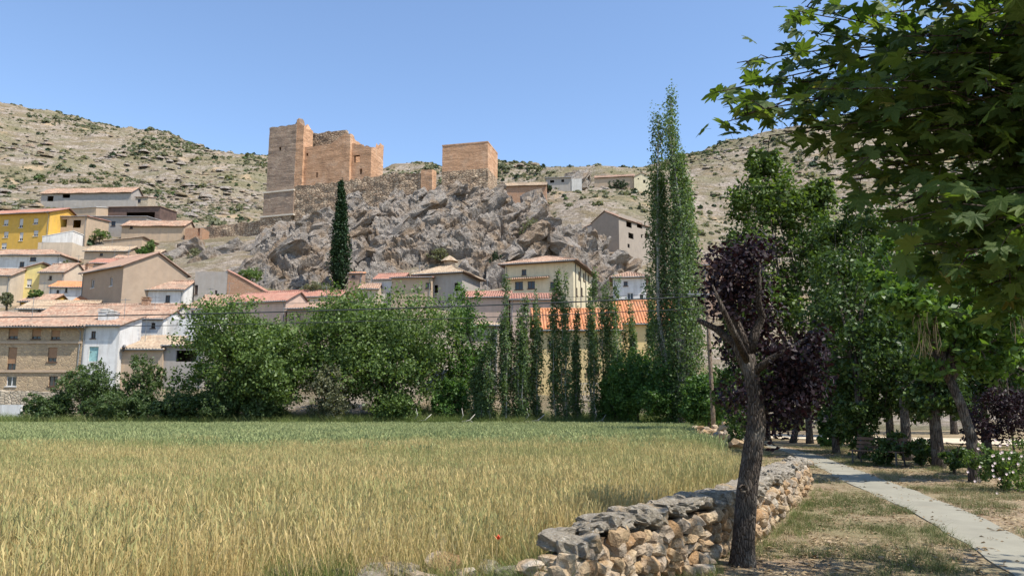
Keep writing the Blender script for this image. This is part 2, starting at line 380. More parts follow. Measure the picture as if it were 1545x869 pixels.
def grid_mesh(name, xs, ys, zf):
    X, Y = np.meshgrid(xs, ys); Z = zf(X, Y); nx, ny = len(xs), len(ys)
    V = np.stack([X.ravel(), Y.ravel(), Z.ravel()], -1)
    i = np.arange(nx - 1)[None] + (np.arange(ny - 1) * nx)[:, None]; i = i.ravel()
    return np_mesh(name, V, np.stack([i, i + 1, i + 1 + nx, i + nx], -1))

# ground materials
g = N('park_soil'); co = g.coord('World')
big = g.noise(co, 0.28, 5, 0.6); fine = g.noise(co, 3.5, 8, 0.75)
soil = g.ramp(fine, [(0.28, (0.115, 0.078, 0.05)), (0.48, (0.25, 0.175, 0.11)), (0.68, (0.40, 0.31, 0.21))])
straw = g.ramp(g.noise(co, 22, 4, 0.8), [(0.35, (0.17, 0.125, 0.07)), (0.62, (0.46, 0.37, 0.235))])
c = g.mix(g.ramp(g.noise(co, 1.1, 6, 0.7), [(0.42, 0.0), (0.6, 0.8)]), soil, straw)
c = g.mix(g.ramp(big, [(0.45, 0.0), (0.62, 0.45)]), c, (0.12, 0.125, 0.045))
M['soil'] = g.done(g.pbsdf(c, 0.97, g.bump(g.math('ADD', fine, g.noise(co, 30, 4)), 0.9, 0.04), 0.1))

g = N('dry_limestone_hill'); co = g.coord('World')
flat = g.coord('World', (0.35, 0.35, 1.6))
n1 = g.noise(co, 0.045, 7, 0.7); n2 = g.noise(flat, 0.28, 8, 0.75, 0.6); n3 = g.noise(co, 0.9, 7, 0.75)
rock = g.ramp(n3, [(0.33, (0.135, 0.108, 0.084)), (0.48, (0.29, 0.24, 0.192)), (0.64, (0.47, 0.40, 0.33))])
grass = g.ramp(g.noise(co, 1.6, 6, 0.75), [(0.3, (0.13, 0.105, 0.062)), (0.68, (0.285, 0.225, 0.145))])
c = g.mix(g.ramp(n2, [(0.44, 0.0), (0.56, 1.0)]), grass, rock)
c = g.mix(g.ramp(n1, [(0.47, 0.0), (0.60, 0.75)]), c, g.ramp(n3, [(0.35, (0.105, 0.105, 0.055)), (0.65, (0.25, 0.22, 0.125))]))
c = g.mix(g.ramp(g.noise(co, 0.12, 4), [(0.60, 0.0), (0.72, 0.7)]), c, (0.50, 0.36, 0.22))
M['hill'] = g.done(g.pbsdf(c, 0.97, g.bump(g.math('ADD', n3, g.noise(co, 4.0, 5)), 1.0, 0.5), 0.08))

g = N('grey_limestone_crag'); co = g.coord('World')
n1 = g.noise(co, 0.16, 7, 0.65, 0.8); n3 = g.noise(co, 1.3, 9, 0.78, 0.5)
c = g.ramp(n3, [(0.27, (0.165, 0.14, 0.118)), (0.45, (0.36, 0.312, 0.266)), (0.68, (0.55, 0.488, 0.42))])
c = g.mix(g.ramp(n1, [(0.47, 0.0), (0.60, 0.85)]), c, g.ramp(n3, [(0.3, (0.25, 0.165, 0.105)), (0.7, (0.48, 0.36, 0.245))]))
c = g.mix(g.ramp(g.noise(co, 0.6, 6, 0.7), [(0.60, 0.0), (0.70, 0.7)]), c, (0.075, 0.065, 0.06))
vv = g.vor(g.coord('World', (0.5, 0.5, 0.9)), 1.0, 'DISTANCE_TO_EDGE')
hh = g.math('ADD', g.math('MULTIPLY', n3, 2.0), g.ramp(vv, [(0.0, 0.0), (0.06, 0.10)]))
M['crag'] = g.done(g.pbsdf(c, 0.95, g.bump(hh, 1.0, 0.7), 0.1))

# terrain sheets: flat ground and hillside (butted along y = 64)
XR = np.concatenate([np.linspace(-900, -330, 20), np.linspace(-320, 320, 400), np.linspace(330, 900, 20)])
def zg(x, y): return 0.014 * fbm(x / 2.3, y / 2.3, 0, 3, 3) * smooth(20, 4, np.abs(x - 4)) * 1.0 + 0 * x
near_x = np.concatenate([np.linspace(-900, -60, 15), np.linspace(-50, 50, 260), np.linspace(60, 900, 15)])
o = link('ground', grid_mesh('ground', near_x, np.linspace(-120, 64, 240), lambda x, y: zg(x, y) * smooth(62, 50, y) * smooth(-6, 0, y)), M['soil'], None, True); tag(o, kind='structure')
YR = np.concatenate([np.linspace(64, 120, 60), np.linspace(121, 240, 110), np.linspace(241.5, 440, 160), np.linspace(445, 1500, 40)])
o = link('hillside', grid_mesh('hillside', XR, YR, H), M['hill'], None, True); tag(o, kind='structure')

# ------------------------------------------------------------------ the crag under the castle
def crag_off(x, y):
    zb = H0(x, y); v = (zb - 20) * 0.95 + (y - 128) * 0.55            # runs up the slope
    a = math.radians(38); wv = 1.3 * fbm(x / 9, v / 9, 0, 3, 91)
    s = (x * math.cos(a) + v * math.sin(a) + wv) ; t = (-x * math.sin(a) + v * math.cos(a) + wv * 0.7)
    f1, f2, c1, c2, c3, ox, oy = vcells(s / 15.0, t / 4.6, 5)
    d = 4.6 * (c1 - 0.35) + 2.4 * (c2 - 0.5) * ox + 4.0 * (c3 - 0.05) * oy - 2.0 * smooth(0.10, 0.0, f2 - f1)
    f1, f2, c1, c2, c3, ox, oy = vcells(s / 4.6 + 7.3, t / 1.7 + 2.1, 9)
    d = d + 1.5 * (c1 - 0.4) + 0.9 * (c2 - 0.5) * ox + 1.7 * (c3 - 0.15) * oy - 0.8 * smooth(0.14, 0.0, f2 - f1)
    f1, f2, c1, c2, c3, ox, oy = vcells(s / 1.2 + 1.3, t / 0.7 + 5.1, 13)
    d = d + 0.45 * (c1 - 0.4) - 0.28 * smooth(0.14, 0.0, f2 - f1) + 0.30 * fbm(x * 1.3, v * 1.3, 0, 3, 8)
    # window: tuck the edges under the hillside
    foot = smooth(124, 132, y - 0.05 * np.maximum(x, 0)); yc = np.interp(x, [-50, -20, 0], [172, 161, 163]); topm = smooth(yc + 1.0, yc - 4.0, y)
    xl = smooth(-58, -47, x + 0.35 * (y - 150) + 3.0 * vnoise(y / 6, x / 9, 0, 3)); xr = smooth(27, 19, x + 0.10 * (150 - y))
    m = foot * topm * xl * xr
    return (d + 0.9) * m - 2.5 * (1 - m)
cxs = np.arange(-70, 32, 0.27); cys = np.arange(121, 178, 0.2)
X, Y = np.meshgrid(cxs, cys); Z = H(X, Y); e = 0.5
nx_ = -(H0(X + e, Y) - H0(X - e, Y)) / (2 * e); ny_ = -(H0(X, Y + e) - H0(X, Y - e)) / (2 * e); ln = np.sqrt(nx_ ** 2 + ny_ ** 2 + 1)
D = crag_off(X, Y)
V = np.stack([(X + nx_ / ln * D).ravel(), (Y + ny_ / ln * D).ravel(), (Z + 1 / ln * D).ravel()], -1)
CRAGZ = (cxs, cys, D)
i = (np.arange(len(cxs) - 1)[None] + (np.arange(len(cys) - 1) * len(cxs))[:, None]).ravel(); k = len(cxs)
crag_me = np_mesh('rock_outcrop', V, np.stack([i, i + 1, i + 1 + k, i + k], -1))
import bmesh
def block_geo(seed, rx, ry, rz, cuts=2, rough=0.10):
    """angular block: hull of points near a box surface, cut finer and roughened"""
    r = np.random.default_rng(seed); bm = bmesh.new()
    for q in range(16):
        p = r.uniform(-1, 1, 3); ax = r.integers(0, 3); p[ax] = np.sign(p[ax]) * r.uniform(.8, 1); p *= 0.75 + 0.25 * r.uniform()
        bm.verts.new(p)
    res = bmesh.ops.convex_hull(bm, input=bm.verts[:])
    junk = [e for e in res['geom_interior'] if isinstance(e, bmesh.types.BMVert)]
    if junk: bmesh.ops.delete(bm, geom=junk, context='VERTS')
    bmesh.ops.triangulate(bm, faces=bm.faces[:])
    bmesh.ops.subdivide_edges(bm, edges=bm.edges[:], cuts=cuts, use_grid_fill=True)
    co = np.array([v.co for v in bm.verts]); fc = [[v.index for v in f.verts] for f in bm.faces] if bm.verts.index_update() is None else []
    bm.free(); S_ = np.array([rx, ry, rz]); w = co * S_
    n_ = np.stack([fbm(w[:, 0] * .9 + 7 * k + seed, w[:, 1] * .9, w[:, 2] * .9, 3, seed % 97 + k) for k in range(3)], -1)
    bed = 0.5 * vnoise(w[:, 2] * 2.2 + seed, w[:, 0] * .15, 0, seed % 31)
    return w + n_ * rough * min(rx, ry, rz) * 1.6 + (co / (np.linalg.norm(co, axis=1, keepdims=True) + 1e-6)) * (bed * rough * 2.0 * rz)[:, None], fc
def rot_strata(w, ang, dip, yaw):
    ca, sa = math.cos(dip), math.sin(dip); y, z = w[:, 1] * ca - w[:, 2] * sa, w[:, 1] * sa + w[:, 2] * ca; w = np.stack([w[:, 0], y, z], -1)
    ca, sa = math.cos(-ang), math.sin(-ang); x, z = w[:, 0] * ca + w[:, 2] * sa, -w[:, 0] * sa + w[:, 2] * ca; w = np.stack([x, w[:, 1], z], -1)
    ca, sa = math.cos(yaw), math.sin(yaw); return np.stack([w[:, 0] * ca - w[:, 1] * sa, w[:, 0] * sa + w[:, 1] * ca, w[:, 2]], -1)
bm = bmesh.new(); bm.from_mesh(crag_me); rr = np.random.default_rng(17); SV = []; SF = []; nv = 0; placed = 0
flatV = V.reshape(len(cys), len(cxs), 3)
while placed < 250:
    a_, b_ = rr.integers(10, len(cys) - 10), rr.integers(10, len(cxs) - 10)
    if D[a_, b_] < -1.2: continue
    p = flatV[a_, b_]; big = rr.uniform() < 0.34
    L = rr.uniform(2.8, 6.2) if big else rr.lognormal(0.1, 0.4); rx, ry, rz = L, L * rr.uniform(.45, .8), L * rr.uniform(.22, .46)
    if p[1] > 157 and L > 1.6: continue
    w, fc = block_geo(int(placed + 11), rx, ry, rz, 4 if big else 2, 0.17)
    w = rot_strata(w, math.radians(rr.normal(36, 5)), math.radians(rr.normal(-18, 6)), rr.normal(0, .15)) + p - np.array([0, -0.6, 0.55]) * rz
    SV.append(w); SF += [[q + nv for q in f] for f in fc]; nv += len(w); placed += 1
base_n = len(V); allV = np.concatenate([V] + SV); faces = np.stack([i, i + 1, i + 1 + k, i + k], -1).tolist() + [[q + base_n for q in f] for f in SF]
bm.free(); me = bpy.data.meshes.new('rock_outcrop'); me.from_pydata(allV.tolist(), [], faces); me.update()
o = link('rock_outcrop', me, M['crag']); tag(o, kind='structure')

# big loose blocks perched on the crag
def boulder(px, py, d, rx, ry, rz, ang, label, seed):
    w, fc = block_geo(seed * 131, rx, ry, rz, 4, 0.12); w = rot_strata(w, ang, 0.0, 0.0)
    me = bpy.data.meshes.new('boulder'); me.from_pydata(w.tolist(), [], fc); me.update()
    o = link('boulder', me, M['crag'], None, False, P(px, py, d)); return tag(o, label, 'boulder', 'boulders on the crag')
boulder(533, 310, 156.5, 3.0, 3.2, 2.6, 0.5, 'grey overhanging boulder under the rubble wall beside the cypress', 3)
boulder(478, 348, 150, 4.2, 3.0, 1.5, 0.6, 'long tilted grey slab of rock left of the cypress', 5)
boulder(716, 313, 156.5, 4.8, 4.0, 3.2, 0.75, 'large cracked boulder leaning below the square tower', 8)
boulder(803, 304, 158, 3.6, 3.5, 3.0, 0.3, 'dark undercut boulder right of the square tower', 12)
boulder(858, 378, 143, 4.2, 4.0, 5.0, 0.3, 'tall pale rock pinnacle behind the cream house', 15)
boulder(893, 405, 140, 3.2, 3.2, 3.6, -0.3, 'rough split rock at the end of the crag', 19)
boulder(672, 375, 146, 5.0, 3.0, 1.8, 0.7, 'diagonal rock slab below the cracked boulder', 23)
boulder(835, 350, 150, 3.5, 3.2, 3.4, 0.5, 'blocky rock beside the bush on the crag', 29)

# ------------------------------------------------------------------ field, path, road
wall_line = [G(845, 797, 0.70), G(915, 776, 0.72), G(1010, 752, 0.74), G(1110, 728, 0.76), G(1205, 690, 0.68)]
WL = np.array([(p.x, p.y) for p in wall_line])
def wall_x(y): return np.interp(y, WL[:, 1], WL[:, 0])
def field_right(y):   # crop edge on the park side
    y = np.asarray(y, float)
    return np.where(y < WL[0, 1], WL[0, 0] - (WL[0, 1] - y) * 1.3 - 0.2, np.where(y < 17, wall_x(y) - 0.25, np.interp(y, [17, 24, 31, 40, 52, 64], [6.0, 6.8, 7.7, 9.3, 12.1, 14.6])))
g = N('field_earth'); co = g.coord('World')
c = g.ramp(g.noise(co, 6, 6, 0.7), [(0.3, (0.20, 0.145, 0.07)), (0.7, (0.36, 0.27, 0.13))])
M['field'] = g.done(g.pbsdf(c, 0.95, g.bump(g.noise(co, 20, 4), 0.8, 0.05), 0.1))
ys = np.linspace(0.5, 63.5, 64); vv = []; ff = []
for q, y in enumerate(ys): vv += [(-75, y, 0.06), (float(field_right(y)), y, 0.06)]
ff = [(2 * q, 2 * q + 1, 2 * q + 3, 2 * q + 2) for q in range(len(ys) - 1)]
me = bpy.data.meshes.new('field'); me.from_pydata(vv, [], ff); me.update(); o = link('field', me, M['field']); tag(o, kind='structure')

# concrete path, with edges, built slab by slab
g = N('path_concrete'); co = g.coord('World')
c = g.ramp(g.noise(co, 1.3, 8, 0.65), [(0.3, (0.215, 0.20, 0.152)), (0.7, (0.30, 0.28, 0.215))])
c = g.mix(g.ramp(g.noise(co, 40, 3), [(0.35, 0.25), (0.6, 0.0)]), c, (0.24, 0.22, 0.18))
c = g.mix(g.ramp(g.noise(co, 0.7, 5), [(0.58, 0.0), (0.72, 0.35)]), c, (0.30, 0.25, 0.18))
M['path'] = g.done(g.pbsdf(c, 0.92, g.bump(g.noise(co, 60, 3), 0.25, 0.01), 0.15))
pl = [(1640, 985), (1523, 868), (1462, 823), (1360, 765), (1282, 731), (1211, 692), (1180, 680), (1150, 672), (1108, 661), (1085, 655)]
pr = [(1790, 985), (1650, 880), (1548, 813), (1448, 766), (1360, 734), (1244, 690), (1205, 680), (1172, 673), (1118, 660), (1088, 654)]
LP = np.array([G(*p)[:2] for p in pl]); RP = np.array([G(*p)[:2] for p in pr])
def resamp(A, n):
    d = np.concatenate([[0], np.cumsum(np.hypot(*np.diff(A, axis=0).T))]); t = np.linspace(0, 1, n) * d[-1]
    return np.stack([np.interp(t, d, A[:, 0]), np.interp(t, d, A[:, 1])], -1)
NP_ = 320; L_ = resamp(LP, NP_); R_ = resamp(RP, NP_)
for A_ in (L_, R_): A_[:, 0] += 0.05 * fbm(np.arange(NP_) / 9.0, np.full(NP_, 3.3) + A_[0, 0], 0, 4, 7)
path_o = None
mb = MB()
for k in range(NP_ - 1):
    j0 = RNG.normal(0, 0.012, 2); a, b, c_, d_ = L_[k], R_[k], R_[k + 1], L_[k + 1]
    for z0, z1 in ((-0.05, 0.014),):
        vs_ = [(*a, z0), (*b, z0), (*c_, z0), (*d_, z0), (*a, z1), (*b, z1), (*c_, z1), (*d_, z1)]
        mb.add(vs_, [(4, 5, 6, 7), (0, 4, 7, 3), (1, 2, 6, 5)])
path_o = mb.build('path', M['path']); tag(path_o, kind='structure')
PATHC = (L_ + R_) / 2

g = N('sandy_track'); co = g.coord('World')
c = g.ramp(g.noise(co, 2.0, 7, 0.7), [(0.3, (0.46, 0.37, 0.26)), (0.7, (0.60, 0.51, 0.38))])
M['sand_road'] = g.done(g.pbsdf(c, 0.95, g.bump(g.noise(co, 18, 4), 0.5, 0.03), 0.1))
mb = MB(); rd = [(6, 56, 62), (14, 47, 58), (24, 37, 47), (34, 31, 41), (46, 27, 36), (60, 23, 31)]
for (x0, a0, b0), (x1, a1, b1) in zip(rd[:-1], rd[1:]): mb.quad((x0, a0, 0.05), (x1, a1, 0.05), (x1, b1, 0.05), (x0, b0, 0.05))
tag(mb.build('dirt_road', M['sand_road']), kind='structure')

# ------------------------------------------------------------------ scatter helper (only for uncountable stuff)
def scatter(name, pts, rz, sc, srcs, label, idx=None):
    n = len(pts); me = bpy.data.meshes.new(name); me.vertices.add(n); me.vertices.foreach_set('co', np.ascontiguousarray(pts, np.float32).ravel())
    for nm, arr in (('rz', rz), ('sc', sc)):
        a = me.attributes.new(nm, 'FLOAT', 'POINT'); a.data.foreach_set('value', np.ascontiguousarray(arr, np.float32))
    a = me.attributes.new('idx', 'INT', 'POINT'); a.data.foreach_set('value', np.ascontiguousarray(idx if idx is not None else RNG.integers(0, len(srcs), n), np.int32))
    o = link(name, me); tag(o, label, None, None, 'stuff')
    cl = bpy.data.collections.new(name + '_sources')
    for s in srcs: cl.objects.link(s)
    ng = bpy.data.node_groups.new(name + '_nodes', 'GeometryNodeTree')
    ng.interface.new_socket('Geometry', in_out='INPUT', socket_type='NodeSocketGeometry'); ng.interface.new_socket('Geometry', in_out='OUTPUT', socket_type='NodeSocketGeometry')
    gi = ng.nodes.new('NodeGroupInput'); go = ng.nodes.new('NodeGroupOutput'); io = ng.nodes.new('GeometryNodeInstanceOnPoints')
    ci = ng.nodes.new('GeometryNodeCollectionInfo'); ci.inputs['Collection'].default_value = cl; ci.inputs['Separate Children'].default_value = True; ci.inputs['Reset Children'].default_value = True
    def attr(nm, t):
        a = ng.nodes.new('GeometryNodeInputNamedAttribute'); a.data_type = t; a.inputs['Name'].default_value = nm; return a.outputs['Attribute']
    cx = ng.nodes.new('ShaderNodeCombineXYZ'); L = ng.links.new
    L(attr('rz', 'FLOAT'), cx.inputs[2]); L(gi.outputs[0], io.inputs['Points']); L(ci.outputs[0], io.inputs['Instance'])
    io.inputs['Pick Instance'].default_value = True; L(attr('idx', 'INT'), io.inputs['Instance Index'])
    L(cx.outputs[0], io.inputs['Rotation']); L(attr('sc', 'FLOAT'), io.inputs['Scale']); L(io.outputs[0], go.inputs[0])
    md = o.modifiers.new('scatter', 'NODES'); md.node_group = ng
    return o
def src(name, me, mat):
    me.materials.append(mat); return bpy.data.objects.new(name, me)

def blade_mesh(name, n, rad, h0, h1, w, lean, ear=0.0, seg=2, seed=0):
    r = np.random.default_rng(seed); V = []; Fq = []
    for _ in range(n):
        a = r.uniform(0, 2 * PI); q = rad * math.sqrt(r.uniform()); x, y = q * math.cos(a), q * math.sin(a)
        b = r.uniform(0, 2 * PI); h = r.uniform(h0, h1); dl = r.normal(0, lean, 2); wx, wy = w * math.cos(b) / 2, w * math.sin(b) / 2
        base = len(V)
        for s in range(seg + 1):
            t = s / seg; k = 1.0 if ear else (1 - 0.85 * t)
            cx, cy, cz = x + dl[0] * t * t * h, y + dl[1] * t * t * h, h * t
            V += [(cx - wx * k, cy - wy * k, cz), (cx + wx * k, cy + wy * k, cz)]
            if s: Fq.append((base + 2 * s - 2, base + 2 * s - 1, base + 2 * s + 1, base + 2 * s))
        if ear:
            tip = Vector((dl[0], dl[1], 0)) * ear * 1.6 + Vector((0, 0, ear)); e = len(V); ew = w * 1.5
            V += [(cx, cy, cz - 0.01), (cx - ew * math.cos(b), cy - ew * math.sin(b), cz + ear * 0.35), (cx + tip.x, cy + tip.y, cz + tip.z), (cx + ew * math.cos(b), cy + ew * math.sin(b), cz + ear * 0.35)]
            Fq.append((e, e + 1, e + 2, e + 3))
    return np_mesh(name, np.array(V), np.array(Fq))
def cropmat(name, stops, patch, trans=0.3, ripe=0.0):
    g = N(name); co = g.coord('World'); oi = g.n('ShaderNodeObjectInfo').outputs['Random']; isl = g.n('ShaderNodeNewGeometry').outputs['Random Per Island']
    f = g.math('ADD', g.math('MULTIPLY', g.noise(g.coord('World', (0.22, 0.5, 0.0)), 0.55, 5, 0.65), 1.25), g.math('ADD', g.math('MULTIPLY', isl, 0.42), g.math('MULTIPLY', oi, 0.12)))
    if ripe:      # the far side of the field ripens later
        sy_ = g.n('ShaderNodeSeparateXYZ'); g.t.links.new(co, sy_.inputs[0]); f = g.math('SUBTRACT', f, g.math('MULTIPLY', g.math('SUBTRACT', sy_.outputs[1], 6.0), ripe))
    c = g.ramp(g.math('SUBTRACT', f, patch), stops)
    p = g.pbsdf(c, 0.7, None, 0.2); tr = g.n('ShaderNodeBsdfTranslucent'); g.t.links.new(c, tr.inputs[0])
    mx = g.n('ShaderNodeMixShader'); mx.inputs[0].default_value = trans; g.t.links.new(p, mx.inputs[1]); g.t.links.new(tr.outputs[0], mx.inputs[2])
    return g.done(mx.outputs[0])
M['crop'] = cropmat('ripening_cereal', [(0.12, (0.22, 0.255, 0.085)), (0.38, (0.385, 0.355, 0.15)), (0.60, (0.56, 0.43, 0.185)), (0.88, (0.69, 0.545, 0.285))], 0.34, 0.3, 0.0085)
M['crop_g'] = cropmat('green_cereal', [(0.2, (0.22, 0.265, 0.105)), (0.6, (0.33, 0.36, 0.155)), (0.9, (0.46, 0.45, 0.21))], 0.42)
M['weed'] = cropmat('tall_weeds', [(0.2, (0.09, 0.13, 0.03)), (0.6, (0.20, 0.24, 0.07)), (0.9, (0.40, 0.38, 0.19))], 0.42)
M['lawn'] = cropmat('park_grass', [(0.15, (0.055, 0.085, 0.02)), (0.45, (0.14, 0.165, 0.055)), (0.65, (0.36, 0.29, 0.16)), (0.9, (0.50, 0.41, 0.25))], 0.42)
crop_src = [src('cereal_tuft', blade_mesh('cereal_tuft', 60, 0.22, 0.38, 0.62, 0.0042, 0.18, 0.065, 2, s), M['crop']) for s in range(5)]
cropg_src = [src('green_tuft', blade_mesh('green_tuft', 36, 0.34, 0.40, 0.58, 0.014, 0.25, 0.09, 1, 20 + s), M['crop_g']) for s in range(4)]
def field_pts(y0, y1, dens, jit=0.0):
    x0 = -0.70 * y1 - 3; n = int((y1 - y0) * (25 - x0) * dens)
    p = np.stack([RNG.uniform(x0, 25, n), RNG.uniform(y0, y1, n)], -1)
    k = (p[:, 0] < field_right(p[:, 1])) & (p[:, 0] > -0.70 * p[:, 1] - 3)
    return p[k]
bnd = lambda p: 28.0 + 1.5 * vnoise(p[:, 0] / 6, p[:, 1] / 6, 0, 4) + 0.05 * p[:, 0]
pp = np.concatenate([field_pts(2.2, 9, 16), field_pts(9, 16, 12), field_pts(16, 33, 7.5)])
pp = pp[pp[:, 1] < bnd(pp) + RNG.normal(0, 1.6, len(pp))]
pp = pp[pp[:, 1] > np.interp(pp[:, 0], [-3.4, -2.5, -1.2, 0.3], [3.0, 6.2, 6.95, 7.1])]
sc = RNG.uniform(0.85, 1.12, len(pp)) * (1 + 0.10 * vnoise(pp[:, 0] / 3, pp[:, 1] / 3, 0, 2))
# the crop thins out and shortens against the stones at its near right edge
ed = field_right(pp[:, 1]) - pp[:, 0]; keep = RNG.uniform(size=len(pp)) < smooth(-0.05, 0.9, ed) * 0.85 + 0.15
pp, sc, ed = pp[keep], sc[keep], ed[keep]; sc = sc * (0.72 + 0.28 * smooth(0, 1.2, ed))
scatter('cereal_crop', np.c_[pp, np.full(len(pp), 0.05)], RNG.uniform(0, 6.28, len(pp)), sc, crop_src, 'golden ripening cereal standing in the near part of the field')
pp = np.concatenate([field_pts(21, 45, 4.5), field_pts(45, 63.5, 3.2)]); pp = pp[pp[:, 1] > bnd(pp) - 0.4 + RNG.normal(0, 2.2, len(pp))]
scatter('green_crop', np.c_[pp, np.full(len(pp), 0.05)], RNG.uniform(0, 6.28, len(pp)), RNG.uniform(0.9, 1.2, len(pp)), cropg_src, 'blue green unripe cereal in the far part of the field')
# weeds along the far field margin
weed_src = [src('weed_tuft', blade_mesh('weed_tuft', 40, 0.5, 0.5, 1.2, 0.045, 0.4, 0.0, 2, 40 + s), M['weed']) for s in range(4)]
n = 3600; p = np.stack([RNG.uniform(-62, 24, n), 63.6 + RNG.exponential(3.5, n)], -1)
scatter('margin_weeds', np.c_[p, H(p[:, 0], p[:, 1]) - 0.03], RNG.uniform(0, 6.28, n), RNG.uniform(0.5, 1.25, n), weed_src, 'tall rough weeds along the far margin of the field')
# park grass: thin dry lawn in tufts, absent on the path
lawn_src = [src('grass_tuft', blade_mesh('grass_tuft', 26, 0.11, 0.03, 0.12, 0.006, 0.7, 0.0, 2, 60 + s), M['lawn']) for s in range(4)]
n = 60000; p = np.stack([RNG.uniform(0.5, 24, n), 4.5 + 40 * RNG.uniform(size=n) ** 1.7], -1)
dpath = np.full(n, 9.0)
for q in range(0, NP_, 4): dpath = np.minimum(dpath, np.hypot(p[:, 0] - PATHC[q, 0], p[:, 1] - PATHC[q, 1]))
onp = (p[:, 0] > np.interp(p[:, 1], L_[:, 1], L_[:, 0]) - 0.06) & (p[:, 0] < np.interp(p[:, 1], R_[:, 1], R_[:, 0]) + 0.06)
patch = fbm(p[:, 0] / 1.1, p[:, 1] / 1.1, 0, 4, 21)
k = (~onp) & (p[:, 0] > wall_x(p[:, 1]) + 0.35) & (RNG.uniform(size=n) < smooth(-0.15, 0.45, patch)) & (p[:, 1] < 36)
p = p[k]
scatter('lawn_grass', np.c_[p, np.full(len(p), -0.005)], RNG.uniform(0, 6.28, len(p)), RNG.uniform(0.5, 1.3, len(p)) , lawn_src, 'sparse patchy grass on the dry park ground')
# long grass at the foot of the wall and among the loose stones
lg_src = [src('long_grass_tuft', blade_mesh('long_grass_tuft', 46, 0.14, 0.12, 0.40, 0.007, 0.45, 0.0, 2, 80 + s), M['weed']) for s in range(3)]
q = []
for _ in range(110):
    y = RNG.uniform(6.2, 17); q.append((wall_x(y) + 0.38 + abs(RNG.normal(0, 0.22)), y, 0.0, RNG.uniform(0.15, 0.55)))
for _ in range(230):
    px = RNG.uniform(380, 840); g0 = G(px, 862 + RNG.uniform(-28, 14), 0.32); q.append((g0.x, g0.y, 0.05, RNG.uniform(0.5, 1.1)))
for cx_, n_ in ((505, 26), (812, 16), (440, 16)):
    for _ in range(n_):
        g0 = G(cx_ + RNG.normal(0, 13), 850 + RNG.normal(0, 6), 0.4); q.append((g0.x, g0.y, 0.05, RNG.uniform(0.9, 1.5)))
q = np.array(q)
scatter('long_grass', q[:, :3], RNG.uniform(0, 6.28, len(q)), q[:, 3], lg_src, 'long rank grass at the foot of the stone wall and among the stones')

# ------------------------------------------------------------------ castle
def ruin(mb, poly, z0, topf, step=0.8, jit=0.07, batter=0.0, holes=None, cap=True, seed=1, ragged=0.0):
    """closed prism over a footprint with uneven faces, ragged top and real openings; holes: {edge: [(s0, s1, za, zb)]}"""
    holes = holes or {}; n = len(poly); cen = np.mean(np.array(poly), axis=0); topring = []
    def pos(x, y, z):
        b = batter * (z0 + 30 - z) / 30 if batter else 0
        x, y = x + (x - cen[0]) * b, y + (y - cen[1]) * b
        q = np.array([x, y, z])
        d = [float(vnoise(np.array([q[0] * 0.6 + 10 * k]), np.array([q[1] * 0.6]), np.array([q[2] * 0.9]), seed + k)[0]) + 0.5 * float(vnoise(np.array([q[0] * 2.1 + 10 * k]), np.array([q[1] * 2.1]), np.array([q[2] * 2.1]), seed + 9 + k)[0]) for k in (0, 1)]
        return (x + d[0] * jit, y + d[1] * jit, z)
    for e in range(n):
        a = np.array(poly[e]); b = np.array(poly[(e + 1) % n]); L = float(np.hypot(*(b - a))); hs = holes.get(e, [])
        ss = sorted(set([round(v, 3) for v in np.linspace(0, L, max(2, int(L / step) + 1))] + [round(h[0], 3) for h in hs] + [round(h[1], 3) for h in hs]))
        tops = []
        for s in ss:
            p = a + (b - a) * s / L
            t = topf(p[0], p[1]) + (ragged * float(vnoise(np.array([p[0] * 1.7]), np.array([p[1] * 1.7]), 0.0, seed + 40)[0]) if ragged else 0)
            tops.append(t)
        zt = min(tops) - 0.02
        zz = sorted(set([round(v, 3) for v in np.linspace(z0, zt, max(2, int((zt - z0) / step) + 1))] + [round(h[2], 3) for h in hs] + [round(h[3], 3) for h in hs]))
        grid = []
        for s, t in zip(ss, tops):
            p = a + (b - a) * s / L; grid.append([pos(p[0], p[1], z) for z in zz] + [pos(p[0], p[1], max(t, zt + 0.01))])
        vs_ = [v for col in grid for v in col]; R = len(zz) + 1; fs = []
        for i in range(len(ss) - 1):
            for j in range(R - 1):
                if j < R - 2:
                    sm, zm = (ss[i] + ss[i + 1]) / 2, (zz[j] + zz[j + 1]) / 2
                    if any(h[0] < sm < h[1] and h[2] < zm < h[3] for h in hs): continue
                fs.append((i * R + j, (i + 1) * R + j, (i + 1) * R + j + 1, i * R + j + 1))
        mb.add(vs_, fs); topring += [col[-1] for col in grid[:-1]]
        nrm = np.array([(b - a)[1], -(b - a)[0]]) / L
        for (s0, s1, za, zb) in hs:                                     # reveals
            dp = 0.7; c = []
            for s in (s0, s1):
                p = a + (b - a) * s / L
                for z in (za, zb):
                    o_ = pos(p[0], p[1], z); c.append((o_, (o_[0] - nrm[0] * dp, o_[1] - nrm[1] * dp, z)))
            for u, w in ((0, 1), (1, 3), (3, 2), (2, 0)): mb.quad(c[u][0], c[w][0], c[w][1], c[u][1])
    if cap: mb.add(topring + [(float(np.mean([p[0] for p in topring])), float(np.mean([p[1] for p in topring])), min(p[2] for p in topring) - 0.3)], [(i, (i + 1) % len(topring), len(topring)) for i in range(len(topring))])

